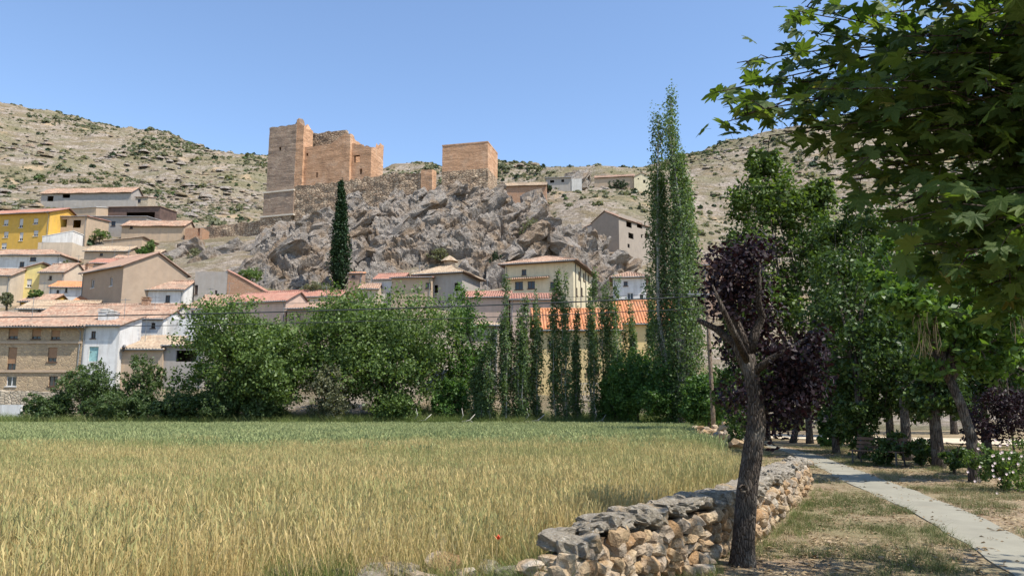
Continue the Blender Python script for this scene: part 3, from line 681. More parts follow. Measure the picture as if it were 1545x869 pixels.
ROT = math.radians(-18)
corner = P(441, 330, 168)
castle = empty('ruined_castle', corner, ROT, 'ruined castle of tall keep, palace walls and rubble curtain wall on the crag', 'castle')
cl, sl = math.cos(ROT), math.sin(ROT)
def fsect(px, py, org, rot, dist=0.0):
    """pixel ray meets the vertical plane through org turned by rot (offset dist behind): local (s, z)"""
    r = ray(px, py); u = Vector((math.cos(rot), math.sin(rot), 0)); n = Vector((math.sin(rot), -math.cos(rot), 0)); o = Vector(org) - n * dist
    t = (o - Vector((0, 0, EYE))).dot(n) / r.dot(n); q = Vector((0, 0, EYE)) + r * t
    return (q - Vector(org)).dot(u), q.z - org[2]
def cs(px, py, dist=0.0): return fsect(px, py, corner, ROT, dist)
def rect(x0, x1, y0, y1): return [(x0, y0), (x1, y0), (x1, y1), (x0, y1)]
def hole(px0, px1, py0, py1, off, dist=0.0):
    a = cs(px0, py1, dist); b = cs(px1, py0, dist); return (a[0] - off, b[0] - off, a[1], b[1])
# keep
kx0 = cs(404, 250)[0]; kx1 = 0.0; kt = cs(430, 189)[1]; zb = -9.0
kb = cs(420, 290)[1]
mb = MB(); ruin(mb, rect(kx0, kx1, 0, 6.4), kb, lambda x, y: kt + (1.9 if x > kx1 - 2.2 and 0.2 < y < 3 else 0), 0.7, 0.07, 0.012, {0: [hole(421, 424.5, 222, 228, kx0)]}, seed=3, ragged=0.35)
keep = mb.build('keep_tower', M['castle_grey'], castle)
kb2 = cs(420, 327)[1]
mb = MB(); ruin(mb, rect(kx0 - 0.35, kx1 + 0.3, -0.3, 6.6), kb2, lambda x, y: kb, 0.8, 0.06, 0.012, seed=4); mb.build('tower_base', M['castle_grey'], keep)
mb = MB(); ruin(mb, rect(kx0 - 0.7, kx1 + 0.1, -0.6, 6.6), zb - 4, lambda x, y: kb2, 0.9, 0.12, 0.02, seed=5); mb.build('tower_footing', M['castle_rub'], keep)
for z_, ex in ((kb, 0.5), (kb2, 0.85)):
    mb = MB(); mb.box(kx0 - ex, kx1 + ex - 0.1, -ex, 6.7, z_ - 0.14, z_ + 0.22); mb.build('string_course', M['castle_pale'], keep)
mb = MB(); ruin(mb, [(kx1 - 0.1, 0.15), (kx1 + 1.9, 0.15), (kx1 + 1.9, 4), (kx1 - 0.1, 4)], cs(450, 281)[1], lambda x, y: cs(447, 182)[1] - 0.9 * max(0, x - 0.3), 0.5, 0.08, 0, seed=8, ragged=0.7); mb.build('keep_lit_strip', M['castle_tan'], keep)  # added strip; its tan paints in the keep's sunlit right side
# palace front
a0 = 0.15; a1 = cs(527, 250, 0.9)[0]; pt0 = cs(470, 222, 0.9)[1]; pt1 = cs(524, 214, 0.9)[1]; pb = cs(470, 279, 0.9)[1]
mb = MB(); ruin(mb, rect(a0, a1, 0.9, 2.6), pb - 0.3, lambda x, y: pt0 + (pt1 - pt0) * max(0.0, min(1.0, (x - a0) / (a1 - a0))) + (1.9 if x > a1 - 1.7 else 0), 0.7, 0.06, 0, {0: [hole(462, 465, 231, 236, a0, 0.9), hole(476.5, 479.5, 260, 268, a0, 0.9)]}, seed=12, ragged=0.25)
mb.build('palace_front', M['castle_tan'], castle)
b0 = cs(456, 210, 7.0)[0]; b1 = cs(521, 210, 7.0)[0]; bt = cs(490, 200, 7.0)[1]
mb = MB(); ruin(mb, rect(b0, b1, 7.0, 8.4), pb, lambda x, y: bt, 0.7, 0.1, 0, seed=15, ragged=0.35); mb.build('palace_rear_wall', M['castle_rub'], castle)
mb = MB(); ruin(mb, rect(a1 - 1.3, a1, 2.6, 8.4), pb, lambda x, y: pt1 + 1.4 - 0.05 * y, 0.7, 0.1, 0, seed=17, ragged=0.4); mb.build('palace_cross_wall', M['castle_tan'], castle)
# right block with the open window
c0 = a1 - 0.15; c1 = cs(560, 240, 1.8)[0]; ct0 = cs(530, 216, 1.8)[1]; ct1 = cs(556, 223, 1.8)[1]; cb = cs(540, 266, 1.8)[1]
hw = [hole(533.5, 543, 234, 246, c0, 1.8), hole(542.5, 546.5, 254.5, 263, c0, 1.8)]; Lc = c1 - c0
mb = MB(); ruin(mb, rect(c0, c1, 1.8, 2.7), cb - 1, lambda x, y: ct0 + (ct1 - ct0) * max(0.0, min(1.0, (x - c0) / Lc)), 0.6, 0.05, 0, {0: hw, 2: [(Lc - h[1], Lc - h[0], h[2], h[3]) for h in hw[:1]]}, seed=21, ragged=0.15); mb.build('window_block', M['castle_tan'], castle)
mb = MB(); ruin(mb, rect(c1 - 0.9, c1, 2.7, 7.5), cb - 1, lambda x, y: ct1 + (2.3 if y > 5.6 else 0.5), 0.6, 0.06, 0, seed=23, ragged=0.3); mb.build('block_side_wall', M['castle_tan'], castle)
mb = MB(); ruin(mb, rect(c1 - 4.2, c1 - 0.9, 6.6, 7.5), cb + 5.0, lambda x, y: ct1 + 1.3 + 0.25 * (c1 - x), 0.6, 0.06, 0, seed=25, ragged=0.4); mb.build('block_rear_wall', M['castle_tan'], castle)
# curtain wall of rubble
m0 = 0.2; m1 = cs(637, 275, 0.0)[0]
def ctop(x, y):
    q = np.interp(x, [m0, m0 + 10, m0 + 14, m1 - 10, m1], [cs(445, 282)[1], cs(508, 276)[1], cs(530, 270)[1], cs(590, 264)[1], cs(635, 262)[1]]); return float(q)
mb = MB(); ruin(mb, rect(m0, m1, 0.0, 1.6), -8, ctop, 0.55, 0.16, 0, seed=31, ragged=0.55); mb.build('curtain_wall', M['castle_rub'], castle)
mb = MB(); ruin(mb, rect(m1 - 0.2, m1 + 2.4, -0.25, 1.9), -7, lambda x, y: cs(640, 257)[1], 0.6, 0.07, 0, seed=33, ragged=0.3); mb.build('wall_pier', M['castle_tan'], castle)
lw0 = cs(305, 340, 2)[0]
mb = MB(); ruin(mb, rect(lw0, kx0, 1.4, 2.6), -11, lambda x, y: cs(350, 341, 2)[1] + 0.03 * (x - lw0), 0.7, 0.14, 0, seed=35, ragged=0.5); mb.build('outer_wall', M['castle_rub'], castle)
# square tower
t_org = P(716, 290, 162); trot = math.radians(-14)
tower = empty('castle_tower', t_org, trot, 'square roofless tan tower standing alone on the right of the crag', 'tower')
tf = lambda px, py: fsect(px, py, t_org, trot)
tx0 = tf(667, 250)[0]; tx1 = 1.2 + tf(728, 250)[0]; tt = tf(700, 218)[1]; tm = tf(700, 257)[1]
mb = MB(); ruin(mb, rect(tx0, tx1, 0, 8.2), tm, lambda x, y: tt, 0.7, 0.05, 0, seed=41, ragged=0.08); mb.build('upper_walls', M['castle_tan'], tower)
mb = MB(); ruin(mb, rect(tx0 + 0.03, tx1 + 0.05, -0.05, 8.2), -9, lambda x, y: tm, 0.6, 0.14, 0.008, seed=43); mb.build('lower_walls', M['castle_rub'], tower)
mb = MB(); mb.box(tx0 - 0.06, tx1 + 0.06, -0.06, 0.5, tt - 0.05, tt + 0.25); mb.box(tx1 - 0.4, tx1 + 0.06, 0.5, 8.2, tt - 0.05, tt + 0.25); mb.box(tx0 - 0.06, tx0 + 0.4, 0.5, 8.2, tt - 0.05, tt + 0.25); mb.build('parapet_coping', M['castle_tan'], tower)

# ------------------------------------------------------------------ houses
def facade(mb, L, z0, z1, ops, xf, depth=0.22):
    """one wall with real openings; xf maps (s, out, z) to local coordinates"""
    ss = sorted(set([0.0, round(L, 3)] + [round(v, 3) for o in ops for v in (o[0], o[1])])); zz = sorted(set([round(z0, 3), round(z1, 3)] + [round(v, 3) for o in ops for v in (o[2], o[3])]))
    for i in range(len(ss) - 1):
        for j in range(len(zz) - 1):
            sm, zm = (ss[i] + ss[i + 1]) / 2, (zz[j] + zz[j + 1]) / 2
            if any(o[0] < sm < o[1] and o[2] < zm < o[3] for o in ops): continue
            mb.quad(xf(ss[i], 0, zz[j]), xf(ss[i + 1], 0, zz[j]), xf(ss[i + 1], 0, zz[j + 1]), xf(ss[i], 0, zz[j + 1]))
    for o in ops:
        s0, s1, a, b = o[:4]
        mb.quad(xf(s0, 0, a), xf(s0, 0, b), xf(s0, -depth, b), xf(s0, -depth, a)); mb.quad(xf(s1, 0, a), xf(s1, -depth, a), xf(s1, -depth, b), xf(s1, 0, b))
        mb.quad(xf(s0, 0, a), xf(s0, -depth, a), xf(s1, -depth, a), xf(s1, 0, a)); mb.quad(xf(s0, 0, b), xf(s1, 0, b), xf(s1, -depth, b), xf(s0, -depth, b))
def fbox(mb, xf, s0, s1, o0, o1, z0, z1):
    c = [xf(s, o, z) for z in (z0, z1) for o in (o0, o1) for s in (s0, s1)]
    mb.add(c, [(0, 2, 3, 1), (4, 5, 7, 6), (0, 1, 5, 4), (1, 3, 7, 5), (3, 2, 6, 7), (2, 0, 4, 6)])
def opening(root, xf, o, depth=0.22):
    s0, s1, a, b, kind = o
    if kind == 'open': return
    fm = 'frame_w' if kind in ('white', 'blind') else 'frame'; t = 0.07
    if kind.startswith('door'):
        mb = MB(); fbox(mb, xf, s0 + .002, s1 - .002, -depth + 0.02, -depth + 0.08, a + .002, b - .002)
        d = mb.build('door', M[{'door': 'door_b', 'door_t': 'door_t', 'door_r': 'door_r'}[kind]], root)
        mb = MB(); fbox(mb, xf, s0 + 0.12, s0 + 0.18, -depth + 0.08, -depth + 0.13, a + 1.0, a + 1.15); mb.build('handle', M['metal'], d); return
    mb = MB()
    for q in ((s0, s0 + t, a, b), (s1 - t, s1, a, b), (s0 + t, s1 - t, a, a + t), (s0 + t, s1 - t, b - t, b), ((s0 + s1) / 2 - t / 2, (s0 + s1) / 2 + t / 2, a + t, b - t)):
        fbox(mb, xf, q[0] + .002, q[1] - .002, -depth + 0.01, -depth + 0.08, q[2] + .002, q[3] - .002)
    fbox(mb, xf, s0 - 0.1, s1 + 0.1, 0.003, 0.09, a - 0.1, a - 0.003)
    w = mb.build('window', M[fm], root)
    mb = MB(); fbox(mb, xf, s0 + .01, s1 - .01, -depth - 0.02, -depth + 0.03, a + .01, b - .01); mb.build('pane', M['glass'], w)
    if kind in ('blind', 'blind_b'):
        mb = MB(); fbox(mb, xf, s0 + .01, s1 - .01, -depth + 0.085, -depth + 0.11, a + (b - a) * 0.28, b - .01); mb.build('roller_blind', M['blind' if kind == 'blind' else 'blind_b'], w)

def roof_patch(mb, E0, E1, up, lenf, tile=True, per=0.34, wob=0.07, seed=0):
    """corrugated tile patch: straight tile runs from the eave up the slope; lenf(u) = run length at eave position u (0..L)"""
    E0, E1, up = Vector(E0), Vector(E1), Vector(up).normalized(); ev = (E1 - E0); L = ev.length; ev.normalize(); nn = ev.cross(up).normalized()
    if nn.z < 0: nn = -nn
    k = max(2, int(L / per)); sub = 4 if tile else 1; n = k * sub; R = 6; vs_ = []; fs = []
    prof = (0.0, 0.10, 0.15, 0.10) if tile else (0,)
    for i in range(n + 1):
        u = L * i / n; ln = max(0.02, lenf(u)); rj = random.Random(seed * 999 + i // sub).uniform(-0.025, 0.04) if tile else 0
        for j in range(R + 1):
            v = ln * j / R; w = wob * math.sin(u * 0.9 + seed) * math.sin(v * 0.8 + seed * 2) if tile else 0
            vs_.append(E0 + ev * u + up * (v + (rj if j == 0 else 0)) + nn * (prof[i % sub] + w))
    for i in range(n):
        for j in range(R): fs.append((i * (R + 1) + j, (i + 1) * (R + 1) + j, (i + 1) * (R + 1) + j + 1, i * (R + 1) + j + 1))
    mb.add(vs_, fs)
HSEED = [0]
def house(name, label, pl, pr, pyb, pye, d, depth, wall, roof='gx', rmat='tile', rh=1.6, rot=0.0, ov=0.45, front=(), right=(), left=(), found=7.0, group=None, chim=(), tile=True, cat='house', ridge=True, wall2=None):
    HSEED[0] += 1; sd = HSEED[0]; rot = math.radians(rot); org = P(pl, pyb, d); root = empty(name, org, rot, label, cat, group)
    w = fsect(pr, pyb, org, rot)[0]; h = fsect(pl, pye, org, rot)[1]
    # local frames of the walls
    xf_f = lambda s, o, z: (s, -o, z)
    xf_r = lambda s, o, z: (w + o, s, z)
    xf_l = lambda s, o, z: (-o, depth - s, z)
    xf_b = lambda s, o, z: (w - s, depth + o, z)
    c_r = (org.x + w * math.cos(rot), org.y + w * math.sin(rot), org.z); c_l = (org.x - depth * math.sin(rot), org.y + depth * math.cos(rot), org.z)
    def conv(lst, corner_, r_):
        out = []
        for (pc, qc, wp, hp, kind) in lst:
            a = fsect(pc - wp / 2, qc + hp / 2, corner_, r_); b = fsect(pc + wp / 2, qc - hp / 2, corner_, r_); out.append((min(a[0], b[0]), max(a[0], b[0]), a[1], b[1], kind))
        return out
    fo = conv(front, org, rot); ro = conv(right, c_r, rot + PI / 2); lo = conv(left, c_l, rot - PI / 2)
    zs = {'shed_b': (0, rh, 0, 0), 'shed_r': (0, 0, 0, rh)}
    mb = MB()
    facade(mb, w, -found, h, fo, xf_f); facade(mb, depth, -found, h, ro, xf_r); facade(mb, depth, -found, h, lo, xf_l); facade(mb, w, -found, h, [], xf_b)
    if roof == 'gx': mb.add([(0, 0, h), (0, depth, h), (0, depth / 2, h + rh)], [(0, 2, 1)]); mb.add([(w, 0, h), (w, depth, h), (w, depth / 2, h + rh)], [(0, 1, 2)])
    if roof == 'gy': mb.add([(0, 0, h), (w, 0, h), (w / 2, 0, h + rh)], [(0, 1, 2)]); mb.add([(0, depth, h), (w, depth, h), (w / 2, depth, h + rh)], [(0, 2, 1)])
    if roof == 'shed_b': mb.add([(0, 0, h), (0, depth, h), (0, depth, h + rh)], [(0, 2, 1)]); mb.add([(w, 0, h), (w, depth, h), (w, depth, h + rh)], [(0, 1, 2)]); mb.quad((0, depth, h), (0, depth, h + rh), (w, depth, h + rh), (w, depth, h))
    if roof == 'shed_l': mb.add([(0, 0, h), (w, 0, h), (0, 0, h + rh)], [(0, 1, 2)]); mb.add([(0, depth, h), (w, depth, h), (0, depth, h + rh)], [(0, 2, 1)]); mb.quad((0, 0, h), (0, 0, h + rh), (0, depth, h + rh), (0, depth, h))
    if roof == 'shed_r': mb.add([(0, 0, h), (w, 0, h), (w, 0, h + rh)], [(0, 1, 2)]); mb.add([(0, depth, h), (w, depth, h), (w, depth, h + rh)], [(0, 2, 1)]); mb.quad((w, 0, h), (w, 0, h + rh), (w, depth, h + rh), (w, depth, h))
    if roof == 'flat': mb.quad((0, 0, h - 0.3), (w, 0, h - 0.3), (w, depth, h - 0.3), (0, depth, h - 0.3))
    mb.build('wall', M[wall], root)
    for xf, ops in ((xf_f, fo), (xf_r, ro), (xf_l, lo)):
        for o in ops: opening(root, xf, o)
    # roof: slopes listed as eave ends, up-slope vector and run length
    S = []; e = 0.10; rl = []
    if roof == 'gx':
        k = rh / (depth / 2); run = math.hypot(depth / 2 + ov, (depth / 2 + ov) * k); z = h - ov * k + e
        S = [((-ov * .6, -ov, z), (w + ov * .6, -ov, z), (0, 1, k), lambda u: run), ((w + ov * .6, depth + ov, z), (-ov * .6, depth + ov, z), (0, -1, k), lambda u: run)]
        rl = [((-ov * .6, depth / 2, h + rh + e + .06), (w + ov * .6, depth / 2, h + rh + e + .06))]
    elif roof == 'gy':
        k = rh / (w / 2); run = math.hypot(w / 2 + ov, (w / 2 + ov) * k); z = h - ov * k + e
        S = [((-ov, depth + ov * .6, z), (-ov, -ov * .6, z), (1, 0, k), lambda u: run), ((w + ov, -ov * .6, z), (w + ov, depth + ov * .6, z), (-1, 0, k), lambda u: run)]
        rl = [((w / 2, -ov * .6, h + rh + e + .06), (w / 2, depth + ov * .6, h + rh + e + .06))]
    elif roof == 'shed_b':
        k = rh / depth; run = math.hypot(depth + 2 * ov, (depth + 2 * ov) * k); S = [((-ov * .6, -ov, h - ov * k + e), (w + ov * .6, -ov, h - ov * k + e), (0, 1, k), lambda u: run)]
    elif roof in ('shed_r', 'shed_l'):
        k = rh / w; run = math.hypot(w + 2 * ov, (w + 2 * ov) * k)
        S = [((-ov, depth + ov * .6, h - ov * k + e), (-ov, -ov * .6, h - ov * k + e), (1, 0, k), lambda u: run)] if roof == 'shed_r' else [((w + ov, -ov * .6, h - ov * k + e), (w + ov, depth + ov * .6, h - ov * k + e), (-1, 0, k), lambda u: run)]
    elif roof == 'hip':
        W, Dp = w + 2 * ov, depth + 2 * ov; m = min(W, Dp) / 2; k = rh / m; q = math.hypot(1, k); z = h + e - 0.05
        ln = lambda LL: (lambda u: max(0.02, min(u, LL - u, m)) * q)
        S = [((-ov, -ov, z), (w + ov, -ov, z), (0, 1, k), ln(W)), ((w + ov, -ov, z), (w + ov, depth + ov, z), (-1, 0, k), ln(Dp)), ((w + ov, depth + ov, z), (-ov, depth + ov, z), (0, -1, k), ln(W)), ((-ov, depth + ov, z), (-ov, -ov, z), (1, 0, k), ln(Dp))]
        zt = z + rh + .07
        a, b = ((-ov + m, -ov + m), (w + ov - m, depth + ov - m)) if W >= Dp else ((-ov + m, -ov + m), (w + ov - m, depth + ov - m))
        rl = [((-ov, -ov, z + .07), (a[0], a[1], zt)), ((w + ov, -ov, z + .07), (b[0], a[1] if W >= Dp else a[1], zt)), ((w + ov, depth + ov, z + .07), (b[0], b[1], zt))]
        if abs(W - Dp) > 0.3: rl.append(((a[0], a[1], zt), (b[0], b[1], zt)))
    ro_ = None
    if S:
        mb = MB(); ub = MB()
        for i, (a, b, up, lf) in enumerate(S):
            roof_patch(mb, a, b, up, lf, tile, seed=sd * 7 + i); up_ = Vector(up).normalized(); A, B = Vector(a), Vector(b); L = (B - A).length; ev = (B - A).normalized(); n_ = ev.cross(up_); n_ = n_ if n_.z > 0 else -n_
            if roof != 'hip':
                lo_ = -0.10; c = [A, B, B + up_ * lf(0), A + up_ * lf(0)]; t_ = [q - n_ * 0.004 for q in c]; bt_ = [q + n_ * lo_ for q in c]
                ub.add(t_ + bt_, [(0, 1, 2, 3), (4, 7, 6, 5), (0, 4, 5, 1), (1, 5, 6, 2), (2, 6, 7, 3), (3, 7, 4, 0)])
        if roof == 'hip': ub.box(-ov, w + ov, -ov, depth + ov, h - 0.02, h + e - 0.06)
        ro_ = mb.build('roof', M[rmat], root); ub.build('eaves', M['frame'] if tile else M[rmat], ro_)
        if tile and ridge and rl:
            mb = MB()
            for a, b in rl: mb.tube([a, b], 0.13, 6)
            mb.build('ridge_tiles', M[rmat], ro_)
    rq = random.Random(sd * 31)
    if S and roof in ('gx', 'shed_b', 'hip') and d < 170:
        ez = S[0][0][2] - 0.02; mb = MB(); mb.tube([(-ov * .5, -ov - .07, ez), (w + ov * .5, -ov - .07, ez)], 0.075, 6); mb.build('gutter', M['galv'], ro_)
        mb = MB(); xg = w - .25 if rq.random() < .6 else .25; mb.tube([(xg, -ov - .07, ez), (xg, -.09, ez - .45), (xg, -.09, 0)], 0.05, 6); mb.build('downpipe', M['galv'], root)
    if S and d < 150 and rq.random() < .6:
        xa, ya = w * rq.uniform(.2, .8), depth * .5; za = h + rh * .6; mb = MB(); mb.tube([(xa, ya, za), (xa, ya, za + 2.6)], .03, 5)
        mb.tube([(xa - .6, ya, za + 2.4), (xa + .6, ya, za + 2.4)], .022, 4)
        for q in range(5): mb.tube([(xa - .5 + q * .25, ya - .3, za + 2.4), (xa - .5 + q * .25, ya + .3, za + 2.4)], .016, 4)
        mb.build('aerial', M['galv'], ro_)
    for (pc, qt, cw_, ch_, cm) in chim:
        s, z = fsect(pc, qt, org, rot, depth * 0.45); mb = MB()
        y0 = depth * 0.45; mb.box(s - cw_ / 2, s + cw_ / 2, y0, y0 + cw_, z - ch_, z - 0.35); mb.box(s - cw_ / 2 - .08, s + cw_ / 2 + .08, y0 - .08, y0 + cw_ + .08, z - 0.35, z - 0.22); mb.box(s - cw_ / 3, s + cw_ / 3, y0 + .1, y0 + cw_ - .1, z - 0.22, z - 0.08)
        mb.box(s - cw_ / 2 - .05, s + cw_ / 2 + .05, y0 - .05, y0 + cw_ + .05, z - 0.08, z); mb.build('chimney', M[cm], ro_ or root)
    root['_w'] = w; root['_h'] = h
    return root

GV = 'houses of the village'
W3 = 'open'
# front row on the left
stone = house('stone_house', 'three storey stone faced house with brown shutters behind the rubble wall', -70, 118, 586, 492, 86, 6, 'masonry', 'shed_b', 'tile', 2.0, 0, 0.85, found=3, group=GV,
      front=[(20, 503.5, 16, 15, 'blind_b'), (55, 504, 15, 15, 'blind_b'), (84, 505, 15, 14, 'blind_b'), (18, 541, 17, 34, 'blind_b'), (79, 535, 16, 22, 'blind_b'), (17, 575, 17, 15, 'white'), (80, 575, 15, 15, 'window')])
for z_ in (fsect(0, 517, stone.location, 0)[1], fsect(0, 560, stone.location, 0)[1]):
    mb = MB(); mb.box(0, stone['_w'] - 0.02, -0.14, -0.003, z_ - 0.12, z_ + 0.14); mb.build('string_course', M['tanp'], stone)
house('white_house', 'narrow white house with a teal door beside the stone house', 118.3, 174, 580, 491, 86.1, 5, 'white', 'shed_b', 'tile', 1.5, 0, 0.5, found=3, group=GV, front=[(141, 505, 8, 11, 'window'), (141, 534, 16, 22, 'door_t')], chim=[(156, 466, 1.1, 2.2, 'white'), (168, 469, 0.9, 2.0, 'white')])
house('white_house', 'white house with two small windows behind the narrow white house', 170, 244, 516, 481, 95, 7, 'white', 'gx', 'tile', 1.4, 0, 0.4, group=GV, front=[(199, 491, 8, 8, 'window'), (231, 491, 7, 8, 'window'), (200, 509, 12, 6, 'window')])
house('mud_house', 'tan mud brick house with a broken sagging tile roof', 175, 242, 586, 527, 87, 6, 'tanp', 'shed_b', 'tile_pale', 1.9, 2, 0.4, found=3, group=GV)
house('open_barn', 'whitewashed barn with a wide dark opening beside the mud brick house', 243, 304, 586, 522, 87.5, 6, 'greyp', 'shed_b', 'tile_pale', 0.9, 0, 0.4, found=3, group=GV, front=[(281, 537, 32, 17, W3)])
house('white_house', 'white house with balcony wall behind the open barn', 246, 318, 518, 481, 96, 6, 'white', 'flat', group=GV, front=[(257, 510, 6, 9, 'window')])
house('white_house', 'small white house with dark upright window above the open barn', 279, 338, 486, 466, 101, 6.5, 'white', 'gx', 'tile', 1.3, 0, 0.4, group=GV, front=[(291, 475, 7, 13, 'window')])
house('long_house', 'long low house with patched terracotta roof and red brick chimney', 60, 258, 496, 474, 100, 7, 'white', 'gx', 'tile', 1.7, 1, 0.4, group=GV, chim=[(219, 448, 0.9, 1.9, 'brickw')])
house('long_house', 'pale low house with weathered roof above the stone house', 25, 130, 490, 466, 104, 7, 'greyp', 'gx', 'tile_pale', 1.5, 3, 0.4, group=GV, front=[(59, 472, 6, 8, 'window')])
house('white_house', 'low white house with red roof beside the grey brick gable', 182, 275, 470, 437, 110, 6.5, 'white', 'gx', 'tile', 1.7, 0, 0.4, group=GV, front=[(199, 452, 8, 8, 'window'), (253, 451, 8, 11, 'window')])
house('grey_house', 'grey rendered block with a red brick sloping side wall', 291, 340, 470, 410, 113, 7, 'greyp', 'flat', found=6, group=GV, front=[(296, 437, 6, 14, 'window'), (326, 441, 4, 6, 'window')])
house('brick_house', 'red brick wedge house stepping down from the grey block', 340.4, 398, 470, 440, 113, 7, 'brickw', 'shed_l', 'tile_red', 3.1, 0, 0.15, group=GV)
house('red_roof_house', 'low house with broad red roof behind the walnut tree', 345, 430, 490, 457, 103, 7, 'pink', 'gx', 'tile_red', 1.6, -14, 0.4, group=GV)
house('red_roof_house', 'white walled house with red roof and lean to', 380, 448, 474, 448, 116, 7, 'white', 'gx', 'tile_red', 1.2, -10, 0.4, group=GV)
house('red_roof_house', 'brown gabled outbuilding with flat red tiles and slit window', 432, 500, 500, 466, 100, 6, 'brownp', 'shed_b', 'tile_brown', 1.5, -4, 0.5, group=GV, front=[(451, 478, 5, 10, 'window')])
# second row
house('brown_house', 'brown rendered house with plain beige gable and two upright windows', 121, 182, 460, 413, 113, 10, 'brownp', 'gx', 'tile_brown', 2.6, -34, 0.5, group=GV, front=[(140, 428, 6, 14, 'white'), (168, 425, 5, 14, 'white')], chim=[(131, 397, 0.8, 1.8, 'brickw')])
house('white_house', 'small white house with orange roof beside the brown house', 72, 126, 462, 433, 118, 6, 'white', 'gx', 'tile_orange', 1.2, 8, 0.4, group=GV, front=[(87, 442, 5, 9, 'window'), (100, 437, 4, 8, 'window')])
house('yellow_house', 'bright yellow house with white window below the slope', 10, 56, 460, 411, 122, 6, 'yellow', 'shed_r', 'tile', 1.5, 6, 0.35, group=GV, front=[(44, 427, 9, 12, 'blind')])
house('beige_house', 'beige and white house with pale tile roof joined to the yellow house', 56.5, 94, 452, 411, 122, 6, 'beige', 'gx', 'tile', 1.8, -6, 0.35, group=GV, front=[(76, 419, 5, 6, 'window')])
house('grey_house', 'low house with dark tile roof at the edge of the village', -60, 11, 470, 415, 118, 7, 'beige', 'gx', 'tile', 1.5, 4, 0.4, group=GV)
# third row
house('white_house', 'wide white house with low hipped tile roof', -45, 88, 414, 386, 146, 8, 'white', 'hip', 'tile', 1.9, 0, 0.6, group=GV, front=[(50, 391, 10, 6, 'window'), (33, 399, 8, 8, 'window')], chim=[(24, 392, 1, 2, 'white')])
house('beige_house', 'plain beige block with white parapet below the ochre house', 55, 107, 392, 366, 152, 7, 'beige', 'flat', group=GV)
house('white_house', 'whitewashed annex with sloping top between ochre house and beige block', 62, 107.5, 378, 357, 159, 4, 'white', 'shed_r', 'white_sheet', 1.2, 0, 0.1, tile=False, group=GV)
house('tan_house', 'small tan house with ridged pale tiles and one tiny window', 126, 189, 398, 379, 148, 8, 'tanp', 'gx', 'tile_pale', 1.7, 2, 0.4, group=GV, front=[(153, 384, 5, 4, 'window')])
house('tan_house', 'tan block house behind the ridged pale tile roof', 155, 212, 392, 364, 156, 7, 'tanp', 'shed_r', 'tile_pale', 0.8, 0, 0.3, group=GV)
house('red_roof_house', 'low red roofed shed behind the brown house', 134, 200, 414, 397, 132, 6, 'pink', 'gx', 'tile_red', 1.2, 5, 0.4, group=GV)
# top of the village
ochre = house('ochre_house', 'three storey ochre house with white windows at the top of the village', -60, 70, 382, 326, 164, 10, 'ochre', 'gx', 'tile_red', 2.0, -9, 0.8, group=GV,
      front=[(9, 336, 8, 9, 'blind'), (32, 337, 7, 14, 'blind'), (54, 334, 8, 9, 'blind'), (9, 354, 8, 9, 'blind'), (32, 357, 7, 13, 'blind'), (54, 352, 8, 9, 'blind'), (6, 371, 9, 9, 'blind')])
house('brick_gallery', 'brown open gallery wing with dark bays beside the ochre house', 86, 127, 382, 328, 164, 8, 'tanp', 'shed_b', 'tile_red', 0.8, -4, 0.4, group=GV, front=[(94, 337, 15, 12, W3), (116, 338, 13, 12, W3), (117, 357, 12, 10, W3), (95, 357, 14, 9, W3)])
house('long_warehouse', 'long grey warehouse with blue grey sheet roof', 100, 219, 362, 327, 176, 12, 'greyp', 'shed_b', 'metal_roof', 1.3, 0, 0.5, tile=False, group=GV, front=[(171, 337.5, 7, 7, 'window')], cat='warehouse')
house('tile_row', 'row of low sheds with patched orange tile roof', 182, 276, 366, 341, 172, 7, 'tanp', 'gx', 'tile', 1.9, 0, 0.5, group=GV, front=[(198, 343.5, 5, 4, 'window')])
house('brick_hut', 'small red brick hut beside the outer castle wall', 278, 304, 368, 344, 171, 4, 'brickw', 'flat', group=GV, front=[(300, 350, 4, 12, 'door')])
house('dark_barn', 'dark brown open fronted barn on the slope', 161, 240, 336, 313, 198, 9, 'dark_sheet', 'shed_b', 'tile_brown', 0.8, -3, 0.4, tile=False, group=GV, front=[(212, 326, 44, 12, W3)], cat='barn')
house('white_shed', 'low shed with a bleached white sheet roof', 92, 144, 330, 316, 196, 9, 'tanp', 'shed_b', 'white_sheet', 2.0, -12, 0.3, tile=False, group=GV, cat='shed')
house('long_barn', 'long ruined barn with half red half pale roof under the hill', 60, 196, 318, 292, 226, 7, 'greyp', 'gx', 'tile', 2.3, -3, 0.6, group=GV, front=[(100, 296, 12, 6, W3), (76, 300, 10, 8, W3)], cat='barn')
house('stone_shed', 'small stone shed with red roof at the end of the long barn', 203, 222, 318, 298, 225, 5, 'rubble', 'shed_b', 'tile', 1.2, 0, 0.3, group=GV, front=[(210, 303, 5, 5, 'window')], cat='shed')
mb = MB(); gw = P(95, 318, 221); rt = empty('garden_wall', gw, 0, 'long grey retaining wall below the ruined barn', 'wall')
ruin(mb, rect(0, P(205, 318, 221).x - gw.x, 0, 0.6), -3, lambda x, y: 3.2, 1.5, 0.05, 0, seed=61, ragged=0.2); mb.build('masonry', M['greyp'], rt)
